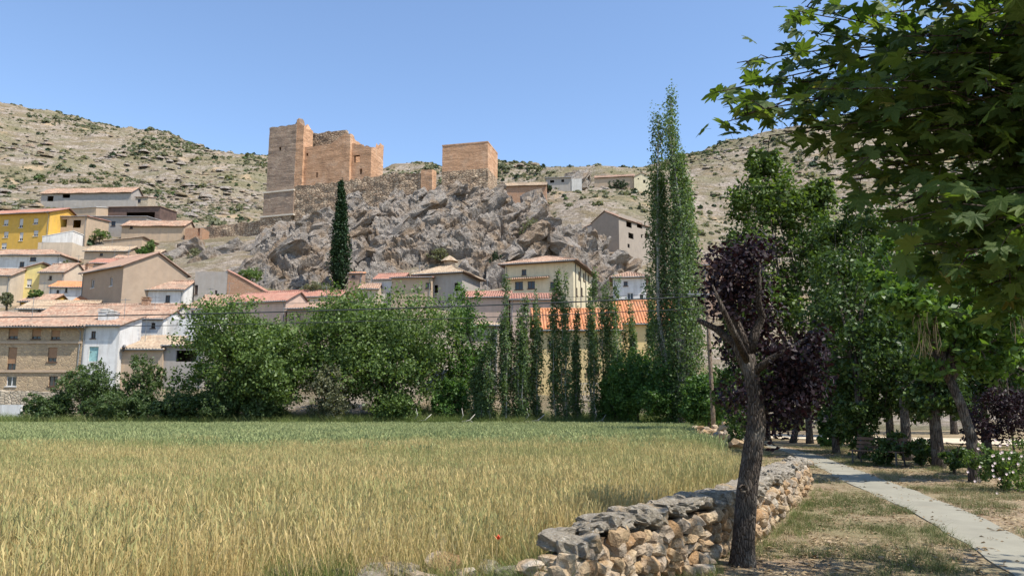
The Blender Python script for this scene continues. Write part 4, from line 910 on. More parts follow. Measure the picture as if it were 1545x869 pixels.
# more small houses packed between the rows
for nm, lab, *ar in (
    ('white_house', 'small white house with red roof between brown house and grey block', 236, 291, 462, 446, 121, 5, 'white', 'gx', 'tile_red', 1.1, 3, .35, [(250, 453, 5, 6, 'window'), (272, 453, 5, 6, 'window')]),
    ('ochre_house', 'little ochre house with orange roof above the long low house', 28, 74, 476, 455, 110, 5, 'ochre', 'gx', 'tile', 1.2, -4, .35, [(42, 464, 5, 7, 'window'), (58, 464, 5, 7, 'window')]),
    ('brick_house', 'reddish brick house below the white hipped roof house', 92, 124, 430, 408, 136, 5, 'brickw', 'gx', 'tile', 1.2, 2, .3, [(104, 416, 4, 6, 'window')]),
    ('white_house', 'tiny white house with blank gable below the tan ridged roof', 168, 206, 406, 391, 141, 4, 'white', 'gx', 'tile', 1.0, -6, .3, [(180, 397, 4, 5, 'window')]),
    ('pink_house', 'pink rendered house with pale roof beside the tan block house', 206, 240, 400, 382, 150, 5, 'pink', 'gx', 'tile_pale', 1.1, 5, .3, [(220, 389, 4, 5, 'window')]),
    ('white_house', 'white house with brown door below the grey block', 300, 348, 482, 456, 106, 5, 'white', 'gx', 'tile', 1.2, 4, .35, [(313, 466, 5, 8, 'window'), (330, 468, 6, 12, 'door')]),
    ('tan_house', 'tan house with orange roof above the ochre cottage', 108, 160, 474, 456, 111, 5, 'tanp', 'gx', 'tile_orange', 1.2, 2, .35, [(122, 463, 5, 6, 'window')]),
    ('red_roof_house', 'long house with red roof at the left of the cypress', 446, 512, 466, 448, 115, 5, 'beige', 'gx', 'tile_red', 1.1, -4, .35, [(462, 455, 5, 6, 'window'), (486, 455, 5, 6, 'window')]),
    ('beige_house', 'beige cottage with tile roof beside the little brick tower', 540, 570, 458, 436, 119, 4, 'beige', 'gx', 'tile', 1.0, 0, .3, [(552, 444, 5, 6, 'window')]),
    ('white_house', 'white cottage with tile roof between pavilion and cream house', 706, 750, 470, 447, 112, 5, 'white', 'gx', 'tile_pale', 1.0, 3, .3, [(722, 456, 5, 7, 'window')])):
    pl_, pr_, yb_, ye_, d_, dp_, wm, rf, rm, rh_, rt_, ov_, fr = ar
    house(nm, lab, pl_, pr_, yb_, ye_, d_, dp_, wm, rf, rm, rh_, rt_, ov_, front=fr, group=GV)
# middle of the village
pav = house('pavilion', 'grey pavilion with pyramid tile roof and little cupola', 628, 697, 462, 416, 119, 8, 'greyp', 'hip', 'tile_pale', 2.2, -18, 0.7, group=GV, front=[(658, 436, 6, 12, W3), (690, 433, 9, 13, W3)])
pw, ph = pav['_w'], pav['_h']; mb = MB(); mb.lathe([(0.95, ph + 1.7), (0.95, ph + 2.75), (1.05, ph + 2.8)], 8, (pw / 2, 4, 0)); cu = mb.build('cupola', M['tile_pale'], pav)
mb = MB(); mb.lathe([(1.5, ph + 2.75), (0.8, ph + 3.35), (0.05, ph + 3.8)], 8, (pw / 2, 4, 0)); mb.build('cupola_roof', M['tile_pale'], cu)
house('red_roof_house', 'small house with dull red flat roof and balcony beside the pavilion', 590, 650, 462, 420, 117, 6, 'tanp', 'shed_b', 'tile_red', 0.9, -6, 0.5, group=GV, front=[(646, 431, 8, 9, 'window')])
house('white_house', 'white house with red roof half hidden at the foot of the crag', 563, 606, 452, 422, 122, 6, 'white', 'gx', 'tile_red', 1.3, -8, 0.4, group=GV)
house('brick_hut', 'tiny orange brick tower house next to the cypress', 525, 546, 445, 413, 124, 2.5, 'tile', 'shed_b', 'tile_orange', 0.5, 0, 0.2, group=GV, front=[(533, 417, 5, 4, 'window')])
cream = house('cream_house', 'large cream house with hipped tile roof and drainpipes', 762, 866, 500, 401, 116, 13, 'cream', 'hip', 'tile', 2.1, -18, 0.9, group=GV,
      front=[(790.5, 411, 7, 9, 'window'), (783, 431, 12, 13, 'window'), (801.5, 430, 11, 12, 'window'), (834, 431, 8, 12, 'window')], right=[(874, 416, 2.6, 10, 'window'), (881, 418, 2.4, 10, 'window'), (888, 420, 2.2, 9, 'window'), (870, 440, 2.6, 10, 'window'), (878, 440, 2.4, 10, 'window')])
ch = cream['_h']; mb = MB(); cz = fsect(790, 421, cream.location, math.radians(-18))[1]
roof_patch(mb, (0.2, -1.2, cz - 0.2), (cream['_w'] * 0.66, -1.2, cz - 0.2), (0, 1, 0.35), lambda u: 1.25); mb.build('canopy', M['tile'], cream)
for y_ in (1.2, 4.6, 8.2): mb = MB(); mb.tube([(cream['_w'] + .1, y_, ch - .1), (cream['_w'] + .1, y_, 0)], 0.06, 6); mb.build('drainpipe', M['metal'], cream)
house('white_house', 'white house with tile roof between the cream house and the poplars', 926, 976, 486, 420, 110, 7, 'white', 'hip', 'tile', 1.2, -8, 0.5, group=GV, front=[(944, 428, 6, 7, 'window'), (951, 448, 9, 12, 'white'), (968, 448, 5, 8, 'window')])
house('pink_house', 'low pinkish house with terracotta roof among the poplars', 700, 768, 484, 449, 106, 6, 'pink', 'gx', 'tile_red', 1.1, -5, 0.4, group=GV)
house('pink_house', 'low red roofed house below the cream house', 770, 842, 490, 452, 104, 6, 'pink', 'gx', 'tile_red', 1.1, 0, 0.4, group=GV)
yb = house('yellow_building', 'long sand yellow building with bright orange tile roof behind the poplars', 806, 938, 592, 496, 85, 8, 'sand', 'gx', 'tile_orange', 2.6, 0, 0.5, found=4, group=GV, front=[(896, 520, 12, 15, 'window'), (889, 560, 9, 9, 'window'), (899.5, 560, 9, 9, 'window'), (832, 520, 9, 14, 'window'), (850, 560, 9, 9, 'window')])
house('yellow_building', 'higher yellow wing with orange roof behind the elder bushes', 935, 1045, 592, 486, 88, 8, 'sand', 'gx', 'tile_orange', 2.9, 0, 0.5, found=4, group=GV, front=[(955, 516, 10, 14, 'window'), (1012, 522, 10, 14, 'window')])
house('rubble_house', 'pale rubble house with red brown door behind the walnut tree', 688, 752, 592, 492, 84, 7, 'rubble', 'shed_b', 'tile_pale', 1.0, 0, 0.4, found=4, group=GV, front=[(713, 577, 11, 22, 'door_r'), (724, 535, 8, 10, 'window')])
house('terracotta_house', 'reddish house glimpsed behind the purple leaved tree', 1064, 1140, 470, 400, 128, 7, 'tile', 'gx', 'tile', 1.2, 0, 0.4, group=GV, front=[(1076, 420, 6, 9, 'window')])
# hillside barns on the right
hb = house('hillside_house', 'unfinished grey brown block house with gable on the hillside', 894, 935, 398, 336, 186, 14, 'taupe', 'gy', 'tile_brown', 2.2, -42, 0.35, group='hillside barns', right=[(949, 339, 8, 6, W3), (965, 340, 8, 6, W3), (981, 341, 7, 5, W3), (952, 356, 7.5, 6, W3), (976.5, 357, 7, 5.5, W3), (968, 356.5, 2, 4.5, W3), (985, 357, 2, 4.5, W3), (948.5, 371, 3, 5, W3)])
house('lean_to', 'grey and brick lean to against the hillside block house', 870, 894, 372, 348, 191, 5, 'greyp', 'shed_r', 'tile', 1.5, -10, 0.2, group='hillside barns', front=[(892, 354, 3, 4, W3)], cat='shed')
house('low_shed', 'low tile roofed shed at the foot of the hillside block house', 880, 940, 396, 384, 178, 4, 'tanp', 'shed_b', 'tile_pale', 1.3, 0, 0.4, group='hillside barns', cat='shed')
house('long_shed', 'long brick shed with pale tile roof behind the square tower', 762, 824, 298, 281, 222, 6, 'brickw', 'gx', 'tile_pale', 1.6, -5, 0.5, group='hillside barns', cat='shed')
house('grey_barn', 'grey barn with dark flat roof beside the rounded rock', 824, 862, 292, 269, 234, 7, 'greyp', 'shed_b', 'metal_roof', 0.6, -6, 0.6, tile=False, group='hillside barns', front=[(833, 274, 6, 4, W3), (849, 273, 4, 4, W3)], cat='barn')
house('white_shed', 'pale rendered shed joined to the grey barn', 862.5, 878, 290, 270, 233, 6, 'concrete', 'flat', group='hillside barns', cat='shed')
house('ridge_barn', 'long stone barn with red roof on the ridge line', 897, 957, 286, 269, 268, 8, 'tanp', 'gx', 'tile', 1.8, -10, 0.4, group='hillside barns', cat='barn')
house('ridge_house', 'cream gabled house at the end of the ridge barn', 957, 981, 286, 267, 265, 8, 'cream', 'gy', 'tile', 1.5, 0, 0.4, group='hillside barns', front=[(972, 274, 3, 5, W3), (963, 270, 2, 2, W3)])
boulder(858, 282, 246, 8.5, 6, 4.6, 0.25, 'rounded grey rock outcrop behind the grey barn', 33)
boulder(262, 392, 152, 4.0, 3.0, 2.2, 0.5, 'grey rock mass above the brown house gable', 41)
boulder(288, 380, 158, 3.6, 3.0, 2.0, 0.4, 'broken grey rock below the outer castle wall', 43)
boulder(312, 402, 146, 3.8, 3.0, 2.4, 0.6, 'weathered rock behind the grey block house', 47)
boulder(345, 385, 152, 4.6, 3.2, 2.2, 0.5, 'tawny rock at the left end of the crag', 53)
# village terrace wall on the left
tw = P(-70, 616, 76); mb = MB(); rt = empty('terrace_wall', tw, 0, 'pale dry stone terrace wall below the stone house', 'wall')
ruin(mb, rect(0, P(110, 616, 76).x - tw.x, 0, 0.8), -1.5, lambda x, y: P(0, 588, 76).z - tw.z - 0.02 * x, 0.6, 0.10, 0, seed=71, ragged=0.25); mb.build('masonry', M['rubble'], rt)
mb = MB(); mb.box(-1, P(34, 616, 75).x - tw.x, -1.2, -0.9, -1.5, 0.35); mb.build('concrete_footing', M['white'], rt)
# railing in front of the yellow building
ra = P(868, 592, 82); rl_ = empty('iron_railing', ra, 0, 'grey iron railing at the foot of the yellow building', 'railing')
Lr = P(935, 592, 82).x - ra.x; mb = MB(); mb.box(0, Lr, -.02, .02, 0.08, .13); mb.box(0, Lr, -.02, .02, 0.92, .98); mb.build('rail', M['concrete'], rl_)
n_ = int(Lr / 0.17); bar = MB(); bar.box(-.018, .018, -.018, .018, -0.8, 1.05); bo = bar.build('bar', M['concrete'], rl_)
for k in range(1, n_ + 1):
    b2 = bo.copy(); COL.objects.link(b2); b2.parent = rl_; b2.location = (k * Lr / n_, -0.003, 0)
# wall lantern
lp = P(186, 530, 86.4); lt = empty('wall_lantern', lp, 0, 'small black lantern on an iron bracket on the mud brick house', 'lantern')
mb = MB(); mb.tube([(0, 0.75, 0.3), (0, 0.35, 0.75), (0, 0, 0.7)], 0.025, 6); mb.build('bracket', M['metal'], lt)
mb = MB(); mb.lathe([(0.10, 0), (0.2, 0.45), (0.2, 0.47)], 6); mb.build('glass', M['glass'], lt)
mb = MB(); mb.lathe([(0.26, 0.45), (0.12, 0.62), (0.04, 0.74)], 6); mb.build('cap', M['metal'], lt)

# ------------------------------------------------------------------ vegetation
def leaf_cloud(name, C, sig, n_per, size, rng, mat, parent, cen=None, up=0.35, out=0.8, elong=1.7, droop=0.0):
    """C (k,3) clump centres, sig (k,3) or (3,), leaves as folded diamonds"""
    C = np.asarray(C, float); k = len(C); sig = np.broadcast_to(np.asarray(sig, float), (k, 3))
    idx = np.repeat(np.arange(k), n_per); g_ = rng.normal(size=(len(idx), 3)); g_ = np.clip(g_, -2.1, 2.1)
    Pn = C[idx] + g_ * sig[idx]; m = len(Pn)
    cen = np.asarray(cen if cen is not None else C.mean(0)); o = Pn - cen; o /= np.linalg.norm(o, axis=1, keepdims=True) + 1e-6
    l = g_ / (np.linalg.norm(g_, axis=1, keepdims=True) + 1e-6)
    nrm = rng.normal(size=(m, 3)) * 0.75 + o * out * 0.5 + l * out * 0.6 + np.array([0, 0, up]); nrm /= np.linalg.norm(nrm, axis=1, keepdims=True)
    t = np.cross(nrm, rng.normal(size=(m, 3))); t[:, 2] -= droop; t -= nrm * (t * nrm).sum(1, keepdims=True); t /= np.linalg.norm(t, axis=1, keepdims=True) + 1e-9; b = np.cross(nrm, t)
    s = size * rng.uniform(0.65, 1.3, (m, 1)); w = s / elong
    V = np.stack([Pn - t * s * 0.5, Pn + b * w * 0.5 + nrm * s * 0.10, Pn + t * s * 0.5, Pn - b * w * 0.5 + nrm * s * 0.10], 1).reshape(-1, 3)
    return link(name, np_mesh(name, V, np.arange(m * 4).reshape(m, 4)), mat, parent)

def clumps(blobs, per, rng, shell=0.55):
    """blobs: (cx,cy,cz,rx,ry,rz): clump centres in the outer part of each blob"""
    C = []; S = []
    for b in blobs:
        d = rng.normal(size=(per, 3)); d /= np.linalg.norm(d, axis=1, keepdims=True); r = (shell + (1 - shell) * rng.uniform(size=(per, 1)) ** 0.6) * rng.uniform(0.85, 1.1, (per, 1))
        C.append(np.array(b[:3]) + d * r * np.array(b[3:])); S.append(np.tile(np.array(b[3:]) * 0.135, (per, 1)) * rng.uniform(0.7, 1.4, (per, 1)))
    return np.concatenate(C), np.concatenate(S)

def broadleaf(name, label, base, height, rx, ry, z_lo, lf, bark, cat='tree', group=None, nb=14, per=16, n_per=34, size=0.2, tr=0.25, seed=1, lean=(0, 0), blobs=None, zpow=1.0, shell=0.5, trunk_pts=None, up=0.35):
    rng = np.random.default_rng(seed); root = empty(name, base, 0, label, cat, group)
    ch = height - z_lo; cz = z_lo + ch * 0.5
    if blobs is None:
        blobs = []
        for i in range(nb):
            d = rng.normal(size=3); d /= np.linalg.norm(d); q = rng.uniform(0.35, 0.78)
            zz = cz + d[2] * q * ch / 2; f = rng.uniform(0.30, 0.46)
            blobs.append((lean[0] + d[0] * q * rx, lean[1] + d[1] * q * ry, zz, rx * f, ry * f, max(ch * 0.5 * f, rx * 0.25)))
        blobs.append((lean[0], lean[1], cz, rx * 0.5, ry * 0.5, ch * 0.32))
    C, S = clumps(blobs, per, rng, shell)
    mb = MB(); fork = z_lo + ch * 0.18
    tp = trunk_pts or [(0, 0, -0.3), (0.06 * tr, 0, 0.25), (lean[0] * .15, lean[1] * .15, fork * .5), (lean[0] * .4, lean[1] * .4, fork)]
    tp = [Vector(p) for p in tp]; nr = len(tp)
    mb.tube(tp, [tr * (1.25 if i == 0 else 1.0 if i == 1 else 1 - 0.35 * i / nr) for i in range(nr)], 9, True, 0.08, seed)
    top = tp[-1]
    for i, b in enumerate(blobs):
        e = Vector(b[:3]); mid = top.lerp(e, 0.5) + Vector((rng.normal(0, .1) * rx, rng.normal(0, .1) * rx, 0.08 * ch))
        mb.tube([top - Vector((0, 0, 0.1)), top.lerp(mid, 0.5), mid, e], [tr * 0.5, tr * 0.36, tr * 0.22, tr * 0.06], 6, False, 0.05, seed + i)
        for q in range(2):
            e2 = Vector(C[i * per + q]); mb.tube([mid, mid.lerp(e2, 0.55) + Vector((0, 0, 0.05 * rx)), e2], [tr * .16, tr * .1, tr * .03], 5, False)
    mb.build('trunk', M[bark], root, True)
    leaf_cloud('crown', C, S, n_per, size, rng, M[lf], root, (lean[0], lean[1], cz), up)
    return root

def columnar(name, label, base, height, r, lf, bark, cat='tree', group=None, stems=3, per=40, n_per=20, size=0.16, seed=1, z_lo=0.6, tr=0.12, width_pow=0.55, off=0.45, nar=0.62):
    rng = np.random.default_rng(seed); root = empty(name, base, 0, label, cat, group); mb = MB(); C = []; S = []
    for s in range(stems):
        a = 2 * PI * s / stems + rng.uniform(0, 2); q = r * (off if stems > 1 else 0.0) * (0.35 if s == 0 else rng.uniform(.7, 1.2)); hs = height * (1.0 if s == 0 else rng.uniform(0.66, 0.96))
        pts = [Vector((0, 0, -0.3)), Vector((0.25 * q * math.cos(a), 0.25 * q * math.sin(a), 0.10 * hs)), Vector((q * math.cos(a), q * math.sin(a), 0.35 * hs)), Vector((q * .95 * math.cos(a + .2) + rng.normal(0, .05) * r, q * .95 * math.sin(a + .2), 0.7 * hs)), Vector((q * .7 * math.cos(a) + rng.normal(0, .1) * r, q * .7 * math.sin(a), hs * 0.99))]
        mb.tube(pts, [tr, tr * .85, tr * .6, tr * .32, tr * .06], 7, True, 0.05, seed + s)
        for _ in range(per):
            t = rng.uniform(z_lo / height, 1.0) ** 0.9; z = t * hs; k = min(int(z / hs * 4), 3)
            zs_ = [p.z for p in pts]; cx = float(np.interp(z, zs_, [p.x for p in pts])); cy = float(np.interp(z, zs_, [p.y for p in pts]))
            wr = r * (nar if stems > 1 else 1.0) * min(1.0, (t * 3 + 0.35)) * max(0.10, (1 - t)) ** width_pow * 1.15; b = rng.uniform(0, 2 * PI); f = rng.uniform(0.25, 1.0)
            C.append((cx + wr * f * math.cos(b), cy + wr * f * math.sin(b), z)); S.append((wr * .17 + .05, wr * .17 + .05, height * 0.018 + 0.25 * wr + .08))
            if rng.uniform() < 0.5: mb.tube([(cx, cy, max(0.2, z - wr * 1.6)), C[-1]], [tr * .16, tr * .04], 4, False)
    mb.build('trunk', M[bark], root, True)
    leaf_cloud('crown', C, np.array(S), n_per, size, rng, M[lf], root, (0, 0, height * 0.5), 0.3)
    return root
def gb(px, Y, dz=0.0):
    """point on the terrain below pixel column px at distance Y"""
    r = ray(px, 600); x = r.x * Y / r.y; return Vector((x, Y, (Hs(x, Y) if Y > 64 else 0.0) + dz))
def ztop(px, py, Y, base): return P(px, py, Y).z - base.z
def tree_px(fn, name, label, px, Y, py_top, w_px, **kw):
    b = gb(px, Y); h = ztop(px, py_top, Y, b); r = w_px / F_PX * Y / 2
    if fn is columnar: return columnar(name, label, b, h, r, **kw)
    return broadleaf(name, label, b, h, r, kw.pop('ry', r), **kw)

TL = 'trees along the far edge of the field'
tree_px(broadleaf, 'walnut_tree', 'broad rounded green walnut tree in front of the village houses', 380, 69, 446, 258, z_lo=0.2, lf='lf_walnut', bark='bark', group=TL, nb=30, per=30, n_per=44, size=0.29, seed=3, tr=0.3, shell=0.8)
tree_px(broadleaf, 'walnut_tree', 'tallest broad green walnut tree below the cypress and the pavilion', 580, 71, 408, 285, z_lo=0.2, lf='lf_walnut', bark='bark', group=TL, nb=34, per=30, n_per=44, size=0.29, seed=5, tr=0.32, shell=0.8)
tree_px(broadleaf, 'walnut_tree', 'lower yellowish green tree beside the tallest walnut tree', 697, 73, 432, 110, z_lo=0.6, lf='lf_juniper', bark='bark', group=TL, nb=12, per=20, n_per=26, size=0.28, seed=6, tr=0.2)
GS = 'shrubs along the far edge of the field'
for px, Y, top, w, lab, sd, lf in ((128, 68, 540, 110, 'dark green bushy tree in front of the teal door', 11, 'lf_shrub'), (210, 68.5, 538, 78, 'dark green bush in front of the mud brick house', 12, 'lf_shrub'),
        (70, 66.5, 588, 80, 'low dark bush at the end of the terrace wall', 13, 'lf_shrub'), (175, 66, 590, 100, 'low spreading bush in front of the two dark bushes', 14, 'lf_shrub'), (262, 66, 590, 90, 'low bush beside the open barn', 15, 'lf_shrub'),
        (330, 66, 572, 100, 'bush under the left side of the rounded walnut tree', 16, 'lf_shrub'), (400, 65.8, 580, 70, 'dark scrubby bush under the rounded walnut tree', 17, 'lf_shrub'), (500, 66, 545, 95, 'grey green bush between the two walnut trees', 18, 'lf_olive'),
        (600, 67, 585, 90, 'bright green bush under the tallest walnut tree', 19, 'lf_walnut'), (680, 68, 568, 60, 'round bush in front of the red brown door', 20, 'lf_juniper')):
    tree_px(broadleaf, 'shrub', lab, px, Y, top, w, z_lo=0.15, lf=lf, bark='bark', cat='shrub', group=GS, nb=20, per=15, n_per=32, size=0.21, seed=sd, tr=0.1)
GP = 'young poplars along the field'
ORD = 'first second third fourth fifth sixth seventh eighth ninth tenth eleventh twelfth thirteenth fourteenth fifteenth'.split()
YP = ((741, 66, 500, 30), (764, 65.6, 418, 24), (782, 66.4, 458, 26), (792, 65.2, 446, 24), (811, 66.2, 438, 24), (840, 65.8, 412, 24), (856, 65.4, 410, 30), (872, 66.6, 470, 20), (897, 65.6, 416, 22), (916, 66.4, 430, 26), (932, 65.6, 420, 28), (951, 67, 455, 24), (722, 66.6, 545, 26), (984, 68, 430, 26))
for i, (px, Y, top, w) in enumerate(YP):
    rank = 1 + sum(1 for q in YP if q[0] > px); lab = 'slender young Lombardy poplar, %s in the row counted from the tall poplar' % ORD[rank - 1]
    tree_px(columnar, 'poplar_tree', lab, px, Y, top, w * 1.5, lf='lf_poplar', bark='bark_w', group=GP, stems=3, per=70, n_per=22, size=0.21, seed=100 + i, tr=0.08, width_pow=0.3, z_lo=0.2, off=.55, nar=.5)
tree_px(columnar, 'poplar_tree', 'very tall mature Lombardy poplar rising above the ridge', 1024, 60, 138, 116, lf='lf_poplar', bark='bark_w', stems=9, per=130, n_per=34, size=0.22, seed=143, tr=0.24, width_pow=0.30, off=.58, nar=.36, z_lo=1.0)
for i, (px, Y, top, w, lab) in enumerate(((962, 63, 505, 110, 'feathery green elder bush in front of the higher yellow wing'), (1014, 61, 530, 130, 'bright green elder bush below the tall poplar'), (1068, 57, 545, 100, 'green elder bush behind the wooden pole'), (925, 65, 560, 50, 'small elder bush among the young poplars'))):
    tree_px(broadleaf, 'elder_bush', lab, px, Y, top, w, z_lo=0.1, lf='lf_juniper', bark='bark', cat='shrub', group='elder bushes by the pole', nb=22, per=16, n_per=34, size=0.22, seed=150 + i, tr=0.1)
# cypress and bushes on and around the crag
b = P(511, 432, 126); b.z -= 0.5
columnar('cypress_tree', 'dark narrow pointed cypress in front of the crag', b, P(510, 279, 126).z - b.z, 1.75, 'lf_cypress', 'bark', stems=1, per=330, n_per=34, size=0.42, seed=160, tr=0.22, width_pow=0.62, z_lo=0.3)
GC = 'bushes around the crag'
for i, (px, pyb, Y, top, w, lf, lab) in enumerate(((802, 372, 143, 320, 40, 'lf_olive', 'large rounded bush growing in the middle of the crag'), (748, 420, 134, 372, 28, 'lf_pine', 'dark upright bush at the foot of the crag beside the cream house'), (665, 400, 136, 372, 46, 'lf_olive', 'grey green bush on the crag above the pavilion'),
        (376, 440, 122, 398, 46, 'lf_walnut', 'leafy green tree behind the red brick wedge house'), (480, 452, 119, 420, 50, 'lf_olive', 'grey green scrub at the foot of the cypress'), (150, 366, 166, 345, 38, 'lf_walnut', 'green tree in front of the grey warehouse'), (222, 392, 150, 356, 26, 'lf_walnut', 'green bush climbing beside the tile shed row'), (212, 392, 147, 372, 22, 'lf_juniper', 'light green bush beside the tan block house'),
        (250, 402, 147, 380, 30, 'lf_olive', 'grey green scrub on the rock above the brown house'), (298, 398, 150, 374, 34, 'lf_olive', 'grey green scrub below the brick hut'), (98, 416, 130, 392, 26, 'lf_olive', 'grey green bush behind the beige and white house'), (55, 458, 112, 436, 30, 'lf_walnut', 'small green tree beside the yellow house'), (10, 465, 108, 440, 26, 'lf_olive', 'grey bush at the corner of the yellow house'),
        (828, 292, 230, 278, 13, 'lf_pine', 'round dark bush before the grey barn'), (933, 292, 262, 266, 36, 'lf_pine', 'dark green bush before the ridge barn'), (976, 304, 258, 286, 14, 'lf_pine', 'small pointed juniper on the hillside grass'), (959, 298, 258, 287, 8, 'lf_pine', 'tiny round juniper on the hillside grass'))):
    p = P(px, pyb, Y); h = P(px, top, Y).z - p.z; r = w / F_PX * Y / 2
    broadleaf('bush', lab, p, h, r, r, 0.05, lf, 'bark', 'bush', GC, nb=10, per=10, n_per=24, size=0.26 if Y < 180 else 0.4, seed=170 + i, tr=0.12)

# hill scrub (uncountable)
def shrub_src(name, seed, mat, n=70, el=1.0):
    r = np.random.default_rng(seed); d = r.normal(size=(n, 3)); d /= np.linalg.norm(d, axis=1, keepdims=True); d[:, 2] = np.abs(d[:, 2]) * el
    q = d * r.uniform(0.55, 1.0, (n, 1)); nr = d + r.normal(size=(n, 3)) * 0.5; nr /= np.linalg.norm(nr, axis=1, keepdims=True); t = np.cross(nr, r.normal(size=(n, 3))); t /= np.linalg.norm(t, axis=1, keepdims=True); b_ = np.cross(nr, t); s = 0.32
    V = np.stack([q - t * s, q + b_ * s, q + t * s, q - b_ * s], 1).reshape(-1, 3); return src(name, np_mesh(name, V, np.arange(n * 4).reshape(n, 4)), mat)
ss = [shrub_src('scrub_olive', 1, M['lf_olive']), shrub_src('scrub_olive', 2, M['lf_olive'], 60, 0.6), shrub_src('scrub_dark', 3, M['lf_pine']), shrub_src('scrub_dark', 4, M['lf_pine'], 70, 1.6), shrub_src('scrub_green', 5, M['lf_shrub'])]
n = 230000; sx = RNG.uniform(-330, 330, n); sy = RNG.uniform(150, 430, n)
dens = 0.5 + 0.9 * fbm(sx / 28, sy / 28, 0, 4, 55); onrock = (sy < 215) & (sx > -75) & (sx < 45)
vis = np.abs(sx) < sy * 0.72 + 10
k = vis & ~onrock & (RNG.uniform(size=n) < np.clip(dens, 0.08, 1.0) * np.where(sy < 225, 0.18, np.where((sx > 10) & (sx < 90) & (sy < 300), 0.12, 0.62)))
sx, sy = sx[k], sy[k]
scatter('hill_scrub', np.c_[sx, sy, H(sx, sy) - 0.1], RNG.uniform(0, 6.28, len(sx)), np.clip(RNG.lognormal(-0.95, 0.6, len(sx)), 0.15, 2.2), ss, 'grey green scrub dotted over the limestone hills', RNG.choice(5, len(sx), p=[.05, .02, .06, .49, .38]))
# stones of the hill, pale outcrops
def rock_src(name, seed, mat):
    r = np.random.default_rng(seed); n1, n2 = 6, 9; V = [(0, 0, 0.6 * r.uniform(.8, 1.1))]
    for i in range(1, n1):
        for j in range(n2):
            t = PI * i / n1 * 0.62; q = r.uniform(0.75, 1.15); V.append((math.sin(t) * math.cos(2 * PI * j / n2) * q * 1.2, math.sin(t) * math.sin(2 * PI * j / n2) * q, math.cos(t) * q * 0.6 - 0.1))
    Fq = [(0, 1 + j, 1 + (j + 1) % n2) for j in range(n2)]
    for i in range(n1 - 2):
        for j in range(n2): a, b_ = 1 + i * n2 + j, 1 + i * n2 + (j + 1) % n2; Fq += [(a, a + n2, b_ + n2), (a, b_ + n2, b_)]
    return src(name, np_mesh(name, np.array(V), np.array(Fq)), mat)
rs = [rock_src('hill_stone', s, M['hill']) for s in range(2)] + [rock_src('hill_stone', s, M['crag']) for s in range(2, 4)]
n = 42000; sx = RNG.uniform(-330, 330, n); sy = RNG.uniform(180, 420, n); k = (np.abs(sx) < sy * 0.72 + 10) & (RNG.uniform(size=n) < np.clip(0.15 + 0.9 * fbm((sx + 0.5 * H0(sx, sy)) / 40, H0(sx, sy) / 9, 0, 4, 66), 0, 1)) & ~((sy < 215) & (sx > -75) & (sx < 45)) & ~((sx > 5) & (sx < 60) & (sy < 250))
sx, sy = sx[k], sy[k]
scatter('hill_stones', np.c_[sx, sy, H(sx, sy) - 0.1], RNG.uniform(0, 6.28, len(sx)), np.clip(RNG.lognormal(-0.55, 0.6, len(sx)), 0.2, 2.6), rs, 'pale limestone blocks scattered over the hills')
# dry tufts on the crag
dry_src = [src('dry_tuft', blade_mesh('dry_tuft', 40, 0.5, 0.3, 0.8, 0.08, 0.5, 0, 2, 90 + s), M['weed']) for s in range(2)] + [shrub_src('crag_scrub', 7, M['lf_olive'], 60, 0.7)]
ii = RNG.integers(0, D.size, 2000); Vd = V = np.stack([(X + nx_ / ln * D).ravel(), (Y + ny_ / ln * D).ravel(), (Z + 1 / ln * D).ravel()], -1)[ii]
ok = D.ravel()[ii] > -0.5; Vd = Vd[ok]
scatter('crag_scrub', Vd - np.array([0, 0, .1]), RNG.uniform(0, 6.28, len(Vd)), RNG.uniform(0.3, 0.9, len(Vd)), dry_src, 'dry tufts and low scrub rooted in the cracks of the crag')

# fallen pale branches at the field margin
for i, (px, Y, L, lab) in enumerate(((628, 65, 2.6, 'bleached forked dead branch lying under the tallest walnut tree'), (697, 64.5, 2.2, 'bleached dead branch lying below the red brown door'), (795, 64.4, 3.0, 'long pale fallen branch at the foot of the young poplars'), (898, 64.4, 1.8, 'short pale fallen branch before the yellow building'))):
    b = gb(px, Y); b.z += 0.3; mb = MB(); r = random.Random(i)
    mb.tube([(-L / 2, 0, -0.1), (-L * .1, .1, .35), (L * .3, 0, .5), (L / 2, 0.1, 1.0)], [.09, .07, .05, .02], 6); mb.tube([(-L * .1, .1, .35), (L * .05, .1, .9), (0, 0, 1.5)], [.05, .035, .012], 5); mb.tube([(L * .3, 0, .5), (L * .45, -.2, .3), (L * .6, -.2, .35)], [.04, .03, .012], 5)
    tag(mb.build('fallen_branch', M['deadwood'], None, True, b), lab, 'branch', 'fallen branches at the field margin')

# ------------------------------------------------------------------ pole and cables
pb_ = G(1077, 655); pb_.z = 0; ptop = P(1066, 438, pb_.y).z
pole = empty('utility_pole', pb_, 0, 'weathered wooden utility pole carrying the cables beside the path', 'pole')
mb = MB(); mb.tube([(0, 0, -0.5), (0.0, 0, 2), (-0.07, 0, ptop * .6), (-0.1, 0, ptop)], [.17, .16, .135, .11], 10, True, .03); mb.build('shaft', M['polewood'], pole, True)
mb = MB(); mb.box(-1.5, 0.6, -0.14, -0.05, ptop - 0.35, ptop - 0.25); arm = mb.build('crossarm', M['galv'], pole)
for q in (-1.35, -0.75, 0.45):
    mb = MB(); mb.lathe([(0.03, 0), (0.06, 0.04), (0.035, 0.1), (0.06, 0.14), (0.02, 0.2), (0, 0.2)], 8, (q, -0.095, ptop - 0.25)); mb.build('insulator', M['galv'], arm)
lp_ = P(-190, 620, 66); lp_.z = 0; zl = P(-190, 478, 66).z
